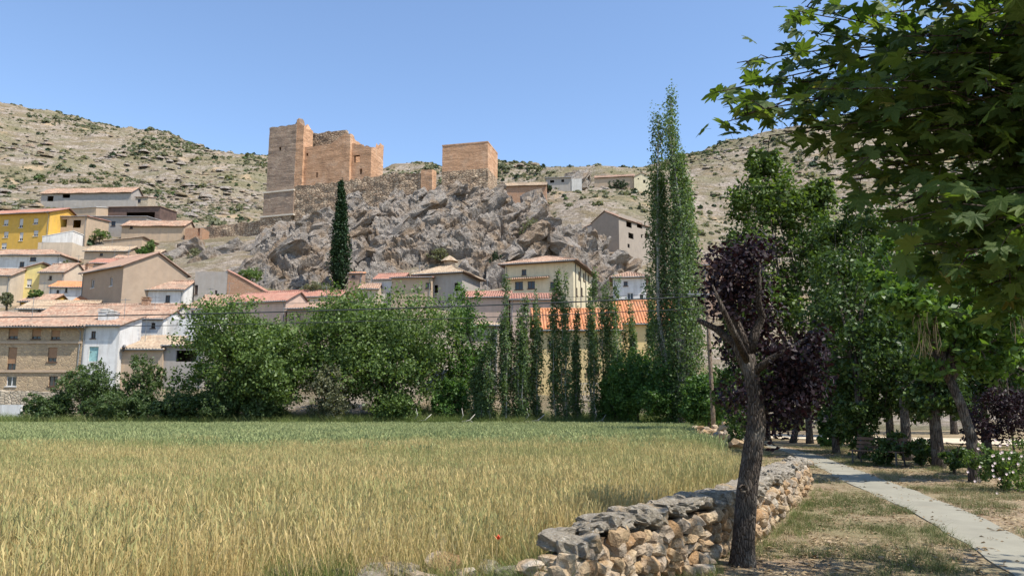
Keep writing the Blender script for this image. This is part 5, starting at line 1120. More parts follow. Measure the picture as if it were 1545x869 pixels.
pole2 = empty('utility_pole', lp_, 0, 'wooden utility pole at the far left end of the cables', 'pole'); mb = MB(); mb.tube([(0, 0, -0.5), (0, 0, zl + .3)], [.16, .11], 10); mb.build('shaft', M['polewood'], pole2, True)
mb = MB(); mb.box(-0.6, 0.6, -0.14, -0.05, zl - 0.1, zl); mb.build('crossarm', M['galv'], pole2)
def cable(label, a, b, sag, r, m='wire', extra=None):
    mb = MB(); a, b = Vector(a), Vector(b); n = 40; pts = []
    for i in range(n + 1):
        t = i / n; p = a.lerp(b, t); p.z -= 4 * sag * t * (1 - t); pts.append(p)
    mb.tube(pts, r, 5, False); tag(mb.build('overhead_cable', M[m], None, True), label, 'cable', 'overhead cables')
Yp = pb_.y
cable('thick black overhead cable crossing above the field', P(1062, 447, Yp - .1), P(-190, 480, 66), 0.35, 0.052)
cable('thin lower overhead cable crossing above the field', P(1066, 465, Yp), P(-190, 493, 66), 0.45, 0.030)
cable('faint upper overhead cable strung from the pole crossarm', P(1046, 443, Yp - .1), P(-190, 462, 70), 0.3, 0.016)
cable('short guy cable running from the pole into the park trees', P(1068, 450, Yp), P(1330, 430, 50), 0.2, 0.02)
# ------------------------------------------------------------------ dry stone wall, built stone by stone
g = N('ochre_limestone'); co = g.coord('Object'); rnd = g.n('ShaderNodeObjectInfo').outputs['Random']
n3 = g.noise(g.coord('World'), 9, 8, 0.75); base = g.ramp(rnd, [(0.0, (0.41, 0.28, 0.155)), (0.3, (0.50, 0.385, 0.25)), (0.55, (0.37, 0.215, 0.10)), (0.75, (0.48, 0.38, 0.27)), (1.0, (0.28, 0.235, 0.185))])
c = g.mix(g.ramp(n3, [(0.35, 0.75), (0.6, 0.0)]), base, (0.20, 0.13, 0.075)); c = g.mix(g.ramp(g.noise(g.coord('World'), 4, 5), [(0.55, 0.0), (0.7, 0.6)]), c, (0.60, 0.55, 0.46))
M['stone'] = g.done(g.pbsdf(c, 0.95, g.bump(g.math('ADD', n3, g.noise(g.coord('World'), 40, 4)), 0.9, 0.03), 0.1))
g = N('lichen_capstone'); n3 = g.noise(g.coord('World'), 13, 9, 0.8, 0.6)
c = g.ramp(n3, [(0.32, (0.07, 0.06, 0.05)), (0.44, (0.30, 0.255, 0.195)), (0.62, (0.47, 0.41, 0.32))])
c = g.mix(g.ramp(g.noise(g.coord('World'), 3.5, 6), [(0.56, 0.0), (0.68, 0.65)]), c, (0.46, 0.30, 0.14)); c = g.mix(g.ramp(g.vor(g.coord('World'), 26), [(0.1, 0.7), (0.28, 0.0)]), c, (0.56, 0.54, 0.49))
M['cap'] = g.done(g.pbsdf(c, 0.95, g.bump(g.math('ADD', n3, g.math('MULTIPLY', g.noise(g.coord('World'), 5, 5), 1.5)), 1.0, 0.07), 0.1))
g = N('wall_core_earth'); c = g.ramp(g.noise(g.coord('World'), 14, 5), [(0.3, (0.10, 0.07, 0.045)), (0.7, (0.24, 0.17, 0.11))]); M['core'] = g.done(g.pbsdf(c, 0.97, g.bump(g.noise(g.coord('World'), 30, 4), 1.0, 0.04), 0.05))
def stone_mesh(name, seed, blocky=0.55, rough=0.16, sub_=2, fine_=0.0):
    import bmesh
    bm = bmesh.new(); bmesh.ops.create_icosphere(bm, subdivisions=sub_, radius=1.0)
    for v in bm.verts:
        x, y, z = v.co; f = lambda q: math.copysign(abs(q) ** blocky, q)
        r = 1 + rough * float(fbm(np.array([x * 1.3 + seed * 3.1]), np.array([y * 1.3]), np.array([z * 1.3]), 3, seed)[0])
        if fine_: r += fine_ * float(fbm(np.array([x * 5 + seed]), np.array([y * 5]), np.array([z * 5]), 3, seed + 3, 0.7)[0])
        v.co = (f(x) * r * .5, f(y) * r * .5, f(z) * r * .5)
    me = bpy.data.meshes.new(name); bm.to_mesh(me); bm.free(); return me
SM = [stone_mesh('stone', s, 0.65, 0.34) for s in range(14)]
for me in SM: me.materials.append(M['stone'])
CM = [stone_mesh('capstone', 50 + s, 0.55, 0.26, 3, 0.13) for s in range(8)]
for me in CM: me.materials.append(M['cap'])
wr = random.Random(5)
wall = empty('dry_stone_wall', (WL[0, 0], WL[0, 1], 0), 0, 'dry stone wall of ochre stones with grey lichened capstones beside the path', 'wall')
W0 = Vector((WL[0, 0], WL[0, 1], 0)); fine = resamp(WL, 240); seglen = np.concatenate([[0], np.cumsum(np.hypot(*np.diff(fine, axis=0).T))]); LW = seglen[-1]
def wp(s):
    x = np.interp(s, seglen, fine[:, 0]); y = np.interp(s, seglen, fine[:, 1]); k = min(max(int(np.searchsorted(seglen, s)), 1), 239); t = fine[k] - fine[k - 1]; t = t / np.hypot(*t)
    return Vector((x, y, 0)), Vector((t[0], t[1], 0)), Vector((t[1], -t[0], 0))      # point, along, outward to the park side
def wtop(s): return float(np.interp(s, [0, 0.5, LW], [0.50, 0.60, 0.56]))
mb = MB(); ns = 60
for k in range(ns + 1):
    p, t, o_ = wp(LW * k / ns); p = p - W0
    h = wtop(LW * k / ns) - 0.04; mb.v += [tuple(p + o_ * 0.13 + Vector((0, 0, -.2))), tuple(p + o_ * 0.12 + Vector((0, 0, h))), tuple(p - o_ * 0.18 + Vector((0, 0, h))), tuple(p - o_ * 0.18 + Vector((0, 0, -.2)))]
for k in range(ns): mb.f += [(4 * k + q, 4 * k + 4 + q, 4 * k + 4 + (q + 1) % 4, 4 * k + (q + 1) % 4) for q in range(4)]; mb.mi += [0] * 4
mb.f += [(0, 1, 2, 3), (4 * ns + 3, 4 * ns + 2, 4 * ns + 1, 4 * ns)]; mb.mi += [0, 0]
mb.build('wall_core', M['core'], wall)
def put(name, me, p, t, o_, sx, sy, sz, parent=wall, tilt=0.25):
    ob = bpy.data.objects.new(name, me); COL.objects.link(ob); ob.parent = parent
    R = Matrix((t, -o_, Vector((0, 0, 1)))).transposed().to_euler(); ob.rotation_euler = (R.x + wr.gauss(0, tilt), R.y + wr.gauss(0, tilt), R.z + wr.gauss(0, tilt))
    ob.location = p - (W0 if parent is wall else Vector((0, 0, 0))); ob.scale = (sx, sy, sz); return ob
cnt = 0; extra = []
zrow = 0.03
while zrow < 0.60:
    hrow = wr.uniform(0.10, 0.155); s = wr.uniform(0, 0.1)
    while s < LW:
        far = s > 6.5
        w_ = wr.uniform(0.10, 0.24) * (1.25 if far else 1.0); p, t, o_ = wp(s + w_ / 2)
        if zrow + hrow * 0.5 < wtop(s):
            q = p + o_ * (0.15 + wr.gauss(0, 0.024)) + Vector((0, 0, zrow + hrow * 0.5 + wr.gauss(0, 0.018))); args = (wr.choice(SM), q, t, o_, w_ * 1.15, wr.uniform(0.16, 0.24), hrow * wr.uniform(0.95, 1.35))
            if cnt < 300: put('stone', *args); cnt += 1
            else: extra.append(args)
        s += w_
    zrow += hrow
# stones of the broken near end face
for k in range(34):
    p, t, o_ = wp(0.0); q = p - t * wr.uniform(0.0, 0.22) + o_ * wr.uniform(-0.25, 0.2) + Vector((0, 0, wr.uniform(0.02, 0.50))); extra.append((wr.choice(SM), q, o_, t, wr.uniform(.13, .26), wr.uniform(.15, .24), wr.uniform(.1, .19)))
mbx = MB()
for me, q, t, o_, sx, sy, sz in extra:
    Rm = Matrix((t, -o_, Vector((0, 0, 1)))).transposed(); base = len(mbx.v)
    for v in me.vertices: mbx.v.append(tuple(q - W0 + Rm @ Vector((v.co.x * sx, v.co.y * sy, v.co.z * sz))))
    for f in me.polygons: mbx.f.append(tuple(base + i for i in f.vertices)); mbx.mi.append(0)
if extra: tag(mbx.build('small_stones', M['stone'], wall), kind='stuff')
s = -0.05
while s < LW:
    w_ = wr.uniform(0.11, 0.32)
    for sd_ in ((0.10, -0.12) if wr.random() < .75 else (0,)):
        p, t, o_ = wp(max(0, s + w_ / 2 + wr.gauss(0, .05))); put('capstone', wr.choice(CM), p + Vector((0, 0, wtop(s) + 0.045 + wr.gauss(0, 0.02))) + o_ * (sd_ + wr.gauss(0, 0.03)), t, o_, w_ * 1.35, wr.uniform(0.20, 0.30) if sd_ else wr.uniform(.36, .44), wr.uniform(0.08, 0.17), wall, 0.17)
    s += w_ * 0.9
# loose stones of the collapsed stretch, lying along the field edge
LS = [(468, 866, .30, .15), (572, 862, .32, .17), (610, 866, .26, .12), (667, 858, .26, .17), (745, 842, .13, .09), (790, 838, .22, .13), (772, 832, .12, .08), (700, 868, .22, .1), (735, 862, .18, .1), (830, 852, .2, .13), (520, 872, .3, .12), (868, 868, .17, .12), (900, 872, .16, .1), (812, 872, .2, .1), (420, 872, .22, .12), (640, 876, .22, .1), (770, 868, .22, .12), (846, 834, .16, .12), (560, 878, .3, .12)]
for i, (px, py, sx, sz) in enumerate(LS):
    z = 0.22; p = G(px, py, z + sz * 0.2); ob = bpy.data.objects.new('loose_stone', (CM if i % 2 == 0 else SM)[i % 8]); COL.objects.link(ob); ob.location = p; ob.scale = (sx * 1.15, sx * 0.95, sz * 1.35); ob.rotation_euler = (wr.gauss(0, .2), wr.gauss(0, .2), wr.uniform(0, 6)); tag(ob, 'loose pale stone lying along the collapsed end of the wall', 'stone', 'loose stones along the field edge')
# the earth bank these stones lie on
mb = MB(); bp = [(300, 890), (420, 872), (560, 868), (690, 862), (800, 845), (860, 850), (930, 880)]; ring = []
for k in range(41):
    t = k / 40; px = np.interp(t, np.linspace(0, 1, 7), [q[0] for q in bp]); py = np.interp(t, np.linspace(0, 1, 7), [q[1] for q in bp]); c_ = G(px, py, 0.2)
    for w_, z in ((0.75, 0.0), (0.4, 0.14), (0.08, 0.21), (-0.25, 0.22), (-0.6, 0.15), (-1.0, 0.0)): ring.append((c_.x + w_ * .5 + wr.gauss(0, .02), c_.y - w_ + wr.gauss(0, .02), z + wr.gauss(0, .012)))
mb.add(ring, [(k * 6 + j, k * 6 + j + 1, k * 6 + 7 + j, k * 6 + 6 + j) for k in range(40) for j in range(5)])
tag(mb.build('earth_bank', M['soil'], None, True), kind='structure')
for i, (px, py) in enumerate(((1048, 838), (1072, 848), (1062, 860), (1040, 862), (1250, 818), (1330, 842))):
    p = G(px, py, 0.03); ob = bpy.data.objects.new('loose_stone', SM[i + 3]); COL.objects.link(ob); ob.location = p; q = (.12, .10, .15, .11, .06, .05)[i]; ob.scale = (q * 1.4, q * 1.2, q); tag(ob, 'small loose stone on the ground at the foot of the plum tree', 'stone', 'loose stones under the plum tree')
# broken far stretch of the wall near the pole
fw = empty('low_stone_wall', P(1078, 655, 48) * 1.0 - Vector((0, 0, P(1078, 655, 48).z)), 0, 'low tumbled pale stone wall around the foot of the pole', 'wall'); F0 = Vector(fw.location)
for i in range(90):
    t = i / 90; px = np.interp(t, [0, .25, .5, .8, 1], [1048, 1075, 1104, 1088, 1112]) + wr.gauss(0, 3); dq = np.interp(t, [0, .25, .5, .8, 1], [47, 51, 50, 41, 34]) + wr.gauss(0, .3); q = P(px, 650, dq); q.z = abs(wr.gauss(0.30, 0.2))
    put('stone', wr.choice(SM), q - F0, Vector((1, 0, 0)), Vector((0, -1, 0)), wr.uniform(.4, .8), wr.uniform(.35, .6), wr.uniform(.28, .45), fw)

# ------------------------------------------------------------------ park trees
def limbs(mb, lst, n=8):
    for pts, rad in lst: mb.tube(pts, rad, n, True, 0.06, len(pts))
# purple leaved plum in front
YT = G(1121, 852).y
def T(px, py, dy=0.0): return P(px, py, YT + dy) - pbase
pbase = G(1121, 852); pbase.z = 0
plum = empty('plum_tree', pbase, 0, 'purple leaved plum tree with leaning grey trunk in front of the wall', 'tree')
mb = MB()
limbs(mb, [([Vector((-.02, 0, -.15)), T(1121, 845), T(1122, 815), T(1127, 740), T(1134, 690), T(1142, 640), T(1140, 600), T(1132, 560), T(1128, 535)], [.175, .15, .128, .12, .115, .108, .095, .085, .08]),
    ([T(1135, 575), T(1110, 520, .1), T(1080, 496, .2), T(1052, 482, .25)], [.075, .05, .04, .028]), ([T(1128, 540), T(1112, 485), T(1098, 455, .2), T(1095, 405, .3)], [.07, .05, .035, .012]),
    ([T(1128, 540), T(1140, 500), T(1150, 478), T(1144, 455, -.1), T(1146, 400, -.2), T(1125, 375)], [.07, .055, .045, .035, .022, .01]), ([T(1133, 565), T(1165, 540, -.2), T(1200, 520, -.1), T(1225, 505)], [.06, .035, .022, .01]), ([T(1138, 590), T(1175, 590, .2), T(1215, 580, .3), T(1240, 560, .2)], [.05, .03, .02, .01]), ([T(1130, 550), T(1092, 470, -.5), T(1075, 430, -.5)], [.045, .03, .01])], 12)
mb.build('trunk', M['bark_p'], plum, True)
mb = MB(); kn = T(1121, 737, -0.118); mb.lathe([(0.0, 0.0), (0.025, 0.004), (0.042, 0.02), (0.05, 0.0)], 12)
ob = mb.build('knot', M['bark'], plum, True, kn); ob.rotation_euler = (PI / 2, 0, 0.1)
rng = np.random.default_rng(77); pc = []
for (px, py, dy, rx, ry, k) in ((1105, 395, 0.1, 45, 30, 34), (1115, 430, 0.3, 52, 35, 40), (1090, 455, .1, 30, 30, 18), (1140, 380, .2, 28, 22, 14), (1135, 480, .6, 34, 36, 22), (1195, 545, .1, 44, 34, 34), (1175, 590, .2, 40, 36, 30), (1215, 575, .3, 34, 40, 26), (1165, 640, .4, 28, 26, 14), (1205, 610, .2, 34, 26, 18), (1150, 515, .4, 22, 25, 10), (1225, 520, .1, 22, 22, 10), (1110, 520, .9, 24, 30, 14), (1112, 600, 1.0, 20, 40, 12)):
    for _ in range(k):
        d = rng.normal(size=3); d /= np.linalg.norm(d); q = rng.uniform(.3, 1.0); c_ = T(px + d[0] * rx * q, py + d[1] * ry * q, dy + d[2] * .5 * q); pc.append(c_)
leaf_cloud('crown', pc, (.10, .10, .085), 28, 0.068, rng, M['lf_plum'], plum, None, .3)
# tall glossy green tree behind the plum
GPK = 'trees of the park'
def park(name, label, px, py, top, blobs, lf, n_per, size, tr, seed, per=16, trunk=None, bark='bark', group=GPK, shell=.45, cat='tree'):
    b = G(px, py); b.z = 0; Yb = b.y; B = []
    for (bx, by, rx, rz, dy) in blobs: c_ = P(bx, by, Yb + dy) - b; k = (Yb + dy) / F_PX; B.append((c_.x, c_.y, c_.z, rx * k, (rx + rz) / 2 * k, rz * k))
    tp = [P(q[0], q[1], Yb) - b for q in trunk] if trunk else [Vector((0, 0, -.2)), Vector((0, 0, .3)), Vector((0, 0, 1.5)), Vector((0, 0, 2.6))]
    return broadleaf(name, label, b, 8, 2, 2, 2, lf, bark, cat, group, per=per, n_per=n_per, size=size, tr=tr, seed=seed, blobs=B, trunk_pts=tp, shell=shell)
park('pear_tree', 'tall glossy green tree behind the purple leaved plum', 1222, 669, 215, [(1150, 250, 26, 34, 0), (1140, 310, 46, 44, 0), (1175, 295, 40, 46, .6), (1215, 335, 50, 50, 0), (1125, 375, 40, 46, 0), (1185, 400, 60, 55, .8), (1240, 400, 36, 50, 0), (1150, 460, 60, 50, .5), (1220, 480, 50, 52, 0), (1120, 510, 40, 50, 1), (1180, 560, 50, 50, 1), (1240, 560, 30, 45, 0), (1110, 590, 34, 46, 1.5), (1235, 300, 25, 30, 0)], 'lf_linden', 46, .24, 0.187, 201, 44, shell=.3)
park('park_tree', 'dark slanting trunk tree beside the tall glossy tree', 1196, 668, 500, [(1190, 560, 45, 40, 1), (1170, 600, 40, 30, 1), (1215, 600, 35, 30, 2)], 'lf_dark', 50, .24, .17, 203, 16, trunk=[(1196, 670), (1199, 655), (1206, 620), (1210, 600)])
park('park_tree', 'slim dark tree behind the wall end', 1159, 664, 560, [(1150, 590, 40, 34, 2), (1120, 620, 34, 26, 1), (1165, 570, 35, 30, 2)], 'lf_dark', 46, .24, 0.144, 205, 16)
park('park_tree', 'dense dark tree with ivy clad trunk beside the bench', 1302, 692, 380, [(1270, 420, 45, 50, 1), (1320, 400, 50, 50, 2), (1290, 480, 60, 50, 0), (1345, 480, 45, 50, 1), (1265, 540, 48, 45, 1), (1320, 550, 55, 45, 0), (1290, 600, 40, 35, 0), (1300, 640, 24, 40, 0), (1260, 350, 38, 44, 3), (1300, 330, 36, 40, 3)], 'lf_dark', 63, .17, 0.158, 207, 24)
park('park_tree', 'dark leafy tree with straight trunk right of the bench', 1370, 695, 480, [(1360, 520, 44, 40, 1), (1385, 570, 50, 36, 0), (1350, 600, 40, 30, 1), (1400, 510, 50, 40, 2)], 'lf_dark', 63, .17, 0.187, 209, 24)
park('park_tree', 'dark trunked tree with low drooping crown behind the catalpa', 1417, 706, 520, [(1420, 560, 46, 36, 0), (1400, 600, 40, 26, 0), (1450, 540, 50, 40, 1), (1390, 540, 40, 36, 1), (1430, 600, 34, 26, 0)], 'lf_dark', 63, .15, 0.180, 211, 24)
cat_ = park('catalpa_tree', 'leaning catalpa with large bright leaves and hanging pods', 1468, 728, 430, [(1400, 470, 60, 34, -.5), (1360, 455, 36, 24, -1), (1450, 500, 60, 44, 0), (1420, 540, 50, 34, 0), (1500, 470, 55, 40, -.5), (1520, 540, 50, 46, 0), (1390, 420, 50, 36, 0.5), (1470, 420, 50, 36, 0), (1540, 420, 50, 50, 0), (1330, 400, 40, 40, 1.5)], 'lf_bright', 30, .2, 0.144, 213, 22, trunk=[(1472, 735), (1470, 722), (1466, 660), (1450, 610), (1432, 570)])
cb_ = Vector(cat_.location)
for i in range(46):
    px = wr.choice((1390, 1395, 1400, 1530, 1535, 1415)) + wr.gauss(0, 9); py = wr.uniform(465, 520) if px < 1470 else wr.uniform(440, 490); p = P(px, py, cb_.y - 1 + wr.gauss(0, .3)) - cb_
    mb = MB(); mb.tube([p, p + Vector((wr.gauss(0, .03), 0, -.2)), p + Vector((wr.gauss(0, .05), 0, -.42))], [.006, .009, .004], 4); mb.build('seed_pod', M['pod'], cat_)
park('park_tree', 'big shady tree filling the right edge behind the path', 1600, 690, 400, [(1560, 560, 60, 60, 0), (1500, 600, 50, 40, 2), (1540, 480, 60, 60, 0), (1600, 420, 80, 70, 0), (1480, 560, 40, 40, 3)], 'lf_dark', 60, .18, 0.216, 215, 22)
park('park_tree', 'light green tree at the back of the park', 1275, 660, 330, [(1290, 380, 50, 50, 0), (1340, 350, 60, 50, 2), (1300, 460, 60, 50, 0), (1370, 420, 60, 60, 1), (1280, 540, 50, 50, 0), (1340, 540, 50, 50, 2), (1255, 610, 36, 40, 0)], 'lf_dark', 46, .28, 0.216, 217, 26)
park('park_tree', 'tall back tree behind the sandy track', 1440, 655, 330, [(1400, 360, 70, 60, 0), (1470, 380, 70, 60, 2), (1440, 460, 80, 60, 0), (1530, 420, 80, 80, 1), (1380, 520, 60, 50, 0), (1500, 540, 70, 50, 2)], 'lf_dark', 63, .3, 0.252, 219, 24)
park('park_tree', 'dark bushy tree between the bench and the glossy tree', 1262, 684, 420, [(1250, 470, 40, 50, 0), (1275, 520, 46, 46, 1), (1250, 570, 40, 44, 0), (1285, 610, 40, 36, 1), (1262, 640, 26, 26, 0), (1300, 460, 44, 46, 1)], 'lf_dark', 57, .19, 0.144, 251, 26)
park('park_tree', 'broad dark tree whose crown hangs over the sandy track', 1345, 676, 400, [(1330, 440, 60, 50, 0), (1390, 470, 60, 46, 1), (1350, 520, 60, 46, 0), (1420, 540, 60, 40, 1), (1330, 590, 50, 36, 0), (1390, 600, 56, 34, 0), (1450, 590, 50, 36, 1), (1350, 380, 60, 44, 1)], 'lf_dark', 60, .22, 0.187, 253, 26)
park('park_tree', 'dark tree with low branches behind the purple tree', 1490, 684, 420, [(1470, 480, 56, 50, 0), (1520, 520, 60, 50, 0), (1480, 570, 60, 44, 0), (1540, 590, 50, 44, 0), (1440, 530, 50, 40, 1), (1530, 440, 60, 50, 1)], 'lf_dark', 60, .2, 0.173, 255, 26)
park('plum_tree', 'small round purple leaved tree above the rose bush', 1534, 722, 590, [(1500, 625, 40, 32, 0), (1535, 640, 40, 34, 0), (1480, 650, 26, 20, 0), (1520, 605, 36, 24, .3), (1555, 620, 36, 36, 0)], 'lf_plum', 40, .085, .03, 221, 24, group=None, bark='bark')
park('green_shrub', 'bright lime green rounded shrub beside the path', 1253, 674, 650, [(1244, 666, 12, 9, 0), (1262, 666, 12, 9, 0), (1253, 661, 12, 9, .2)], 'lf_bright', 26, .2, .05, 223, 14, trunk=[(1253, 676), (1253, 672), (1253, 668)], group=None, cat='shrub')
for i, (px, py, blobs, lab) in enumerate(((1340, 702, [(1325, 680, 22, 20, 0), (1350, 672, 22, 24, 0)], 'dark shrub behind the bench'), (1392, 704, [(1385, 684, 22, 18, 0), (1402, 680, 18, 20, .5)], 'dark low shrub between two trunks'), (1440, 715, [(1438, 694, 20, 16, 0), (1455, 690, 16, 14, .4)], 'dark low shrub at the foot of the catalpa'), (1112, 676, [(1108, 655, 14, 16, 0), (1122, 645, 14, 22, 0)], 'dark shrub behind the plum trunk at the wall end'))):
    park('park_shrub', lab, px, py, 0, blobs, 'lf_dark', 50, .12, .04, 231 + i, 16, trunk=[(px, py + 2), (px, py - 8), (px, py - 16)], group='shrubs of the park', cat='shrub')
rose = park('rose_bush', 'rose bush with pale pink blossoms beside the purple tree', 1515, 742, 670, [(1500, 705, 26, 24, 0), (1530, 715, 28, 26, 0), (1545, 690, 26, 24, .3), (1480, 690, 20, 18, .3), (1510, 690, 24, 18, 0)], 'lf_walnut', 34, .075, .025, 241, 22, trunk=[(1515, 744), (1515, 736), (1515, 726)], group=None, cat='bush')
mb = MB(); rb_ = Vector(rose.location)
for i in range(26):
    p = P(1505 + wr.gauss(0, 26), 700 + wr.gauss(0, 20), rb_.y - .5 + wr.gauss(0, .25)) - rb_
    for k in range(5):
        a = 2 * PI * k / 5; mb.add([p, p + Vector((math.cos(a) * .022, -.01, math.sin(a) * .022)), p + Vector((math.cos(a + .6) * .032, -.016, math.sin(a + .6) * .032)), p + Vector((math.cos(a + 1.2) * .022, -.01, math.sin(a + 1.2) * .022))], [(0, 1, 2, 3)])
mb.build('blossoms', M['petal'], rose)
# bench
bp_ = G(1325, 702); bench = empty('park_bench', bp_, math.radians(-55), 'dark slatted park bench under the trees beside the path', 'bench')
for s in (-.7, .7):
    mb = MB(); mb.tube([(s, -.22, 0), (s, -.2, .42), (s, .2, .40), (s, .34, .85)], .028, 6); mb.tube([(s, .28, 0), (s, .2, .40)], .028, 6); mb.build('leg', M['metal'], bench)
for k in range(4): mb = MB(); mb.box(-.8, .8, -.21 + k * .105, -.125 + k * .105, .425 - .004 * k, .455 - .004 * k); mb.build('seat_slat', M['frame'], bench)
for k in range(3): mb = MB(); y0, z0 = .235 + .045 * k, .50 + .125 * k; mb.box(-.8, .8, y0 - .035, y0 - .008, z0, z0 + .09); mb.build('back_slat', M['frame'], bench)
# leaf litter and twigs on the dry ground
def litter_src(seed):
    r = np.random.default_rng(seed); V = []; 
    for _ in range(9):
        c = r.normal(0, .16, 2); a = r.uniform(0, 6.28); l = r.uniform(.018, .05); w = l * r.uniform(.25, .6); t = np.array([math.cos(a), math.sin(a)]); n = np.array([-t[1], t[0]])
        for q, z in ((c - t * l, .004), (c + n * w, .016), (c + t * l, .006), (c - n * w, .012)): V.append((q[0], q[1], z * r.uniform(.6, 1.6)))
    return src('litter', np_mesh('litter', np.array(V), np.arange(len(V)).reshape(-1, 4)), M['litter'])
M['litter'] = cropmat('dry_litter', [(0.2, (0.10, 0.065, 0.035)), (0.5, (0.27, 0.19, 0.10)), (0.9, (0.48, 0.39, 0.24))], 0.42, 0.1)
n = 9000; lp2 = np.stack([RNG.uniform(1.0, 22, n), 5 + 32 * RNG.uniform(size=n) ** 1.6], -1); kk = (lp2[:, 0] > wall_x(lp2[:, 1]) + .3)
inp = (lp2[:, 0] > np.interp(lp2[:, 1], L_[:, 1], L_[:, 0])) & (lp2[:, 0] < np.interp(lp2[:, 1], R_[:, 1], R_[:, 0])); kk &= (~inp) | (RNG.uniform(size=n) < .08); lp2 = lp2[kk]; inp = inp[kk]
scatter('leaf_litter', np.c_[lp2, np.where(inp, .021, .012)], RNG.uniform(0, 6.28, len(lp2)), np.where(inp, .45, 1.0) * RNG.uniform(.6, 1.3, len(lp2)), [litter_src(s_) for s_ in range(4)], 'dry leaf litter and twigs strewn over the park ground')
# poppies
for px, py in ((752, 822),):
    p = G(px, py, .5); ob = empty('poppy', (p.x, p.y, .05), 0, 'single red poppy among the cereal stalks', 'flower'); mb = MB(); mb.tube([(0, 0, 0), (.02, 0, .3), (0, 0, .56)], .004, 4); mb.build('stem', M['lf_walnut'], ob)
    mb = MB()
    for k in range(4):
        a = PI / 2 * k; q = lambda r, t, z: (r * math.cos(t), r * math.sin(t), z)
        mb.add([q(.004, a, .55), q(.045, a - .6, .575), q(.062, a, .60), q(.045, a + .6, .575)], [(0, 1, 2, 3)])
    mb.build('petals', M['poppy'], ob); ob.scale = (.62, .62, .9)

# ------------------------------------------------------------------ plane tree overhead: large single leaves
def plane_leaf(name, seed):
    r = random.Random(seed); key = [(-90, .10), (-62, .34), (-38, .52), (-22, .46), (-8, .74), (4, .60), (14, .66), (26, .42), (38, .62), (50, .98), (60, .72), (68, .56), (78, .84), (90, 1.12)]
    pts = [(a, q) for a, q in key] + [(180 - a, q) for a, q in key[-2:0:-1]]
    V = [(0, 0, 0)]; cv = r.uniform(.10, .28); fold = r.uniform(.05, .3)
    for a, q in pts:
        q *= r.uniform(.9, 1.1) * .5; x, y = q * math.cos(math.radians(a)), q * math.sin(math.radians(a)) ; V.append((x, y + .0, -cv * (x * x + y * y) * 2 + fold * abs(x) * .5 + r.gauss(0, .008)))
    n = len(pts); Fq = [(0, 1 + i, 1 + (i + 1) % n) for i in range(n)]
    b = len(V); V += [(-.008, -.04, 0), (.008, -.04, 0), (.012, -.42, -.10), (-.002, -.42, -.10)]
    me = bpy.data.meshes.new(name); me.from_pydata(V, [], Fq + [(b, b + 1, b + 2, b + 3)]); me.update(); return me
PLM = [plane_leaf('leaf', s) for s in range(8)]
g = N('plane_leaf'); rnd = g.n('ShaderNodeObjectInfo').outputs['Random']; isl = g.n('ShaderNodeNewGeometry').outputs['Random Per Island']
c = g.ramp(g.math('FRACT', g.math('ADD', g.math('MULTIPLY', rnd, 3.7), isl)), [(0.0, (0.045, 0.075, 0.018)), (0.7, (0.085, 0.125, 0.03)), (0.95, (0.13, 0.17, 0.045)), (1.0, (0.20, 0.17, 0.05))])
c = g.mix(g.ramp(g.vor(g.coord('Object'), 9, 'DISTANCE_TO_EDGE'), [(0, .35), (.05, 0)]), c, (.14, .17, .06))
p = g.pbsdf(c, .62, g.bump(g.noise(g.coord('Object'), 12, 3), .2, .01), .2); tr = g.n('ShaderNodeBsdfTranslucent'); tc = g.mix(1.0, c, (1.7, 1.9, .6), 'MULTIPLY'); g.t.links.new(tc, tr.inputs[0]); mx = g.n('ShaderNodeMixShader'); mx.inputs[0].default_value = .38; g.t.links.new(p, mx.inputs[1]); g.t.links.new(tr.outputs[0], mx.inputs[2])
M['planeleaf'] = g.done(mx.outputs[0])
for me in PLM: me.materials.append(M['planeleaf'])
tb = Vector((7.3, 5.4, 0)); plane = empty('plane_tree', tb, 0, 'plane tree with large lobed leaves hanging over the path', 'tree')
mb = MB(); mb.tube([(0, 0, -.3), (0, 0, .4), (-.05, .05, 1.8), (-.1, .1, 3.2), (-.05, .1, 5.0), (0, .1, 7.5)], [.32, .27, .23, .2, .15, .06], 12, True, .06)
leafpos = []; rng = np.random.default_rng(99)
# limbs reach out from the trunk over the path; tips in view are known from the picture, depth from the leaf size
TIPS = [(1070, 142, 4.7, 1.5), (1095, 185, 4.4, 1.2), (1112, 95, 5.0, 1.3), (1145, 130, 4.5, 1.6), (1150, 165, 4.2, 1.6), (1130, 150, 4.9, 1.5), (1175, 110, 4.6, 1.5), (1185, 180, 4.5, 1.5), (1215, 10, 4.4, 1.3), (1160, 205, 4.6, 1), (1190, 15, 4.8, 1), (1200, 150, 4.3, 1.3), (1205, 195, 4.1, 1), (1225, 50, 4.5, 1.2), (1240, 225, 4.4, 1), (1255, 120, 4.0, 1.4), (1262, 270, 4.6, .8)]
for q in range(64):
    px = rng.uniform(1235, 1600); lo_ = np.interp(px, [1235, 1300, 1400, 1545, 1600], [220, 300, 395, 440, 470]); py = rng.uniform(-90, lo_); TIPS.append((px, py, rng.uniform(3.3, 4.7), 1.25 if px > 1300 else 1.0))
for q in range(24): TIPS.append((rng.uniform(1200, 1700), rng.uniform(-480, -90), rng.uniform(2.6, 3.6), 1.3))  # unseen tips above the frame, added to shade the leaves in view
for q in range(26): TIPS.append((rng.uniform(1390, 1640), rng.uniform(280, 455), rng.uniform(3.6, 4.8), 1.2))
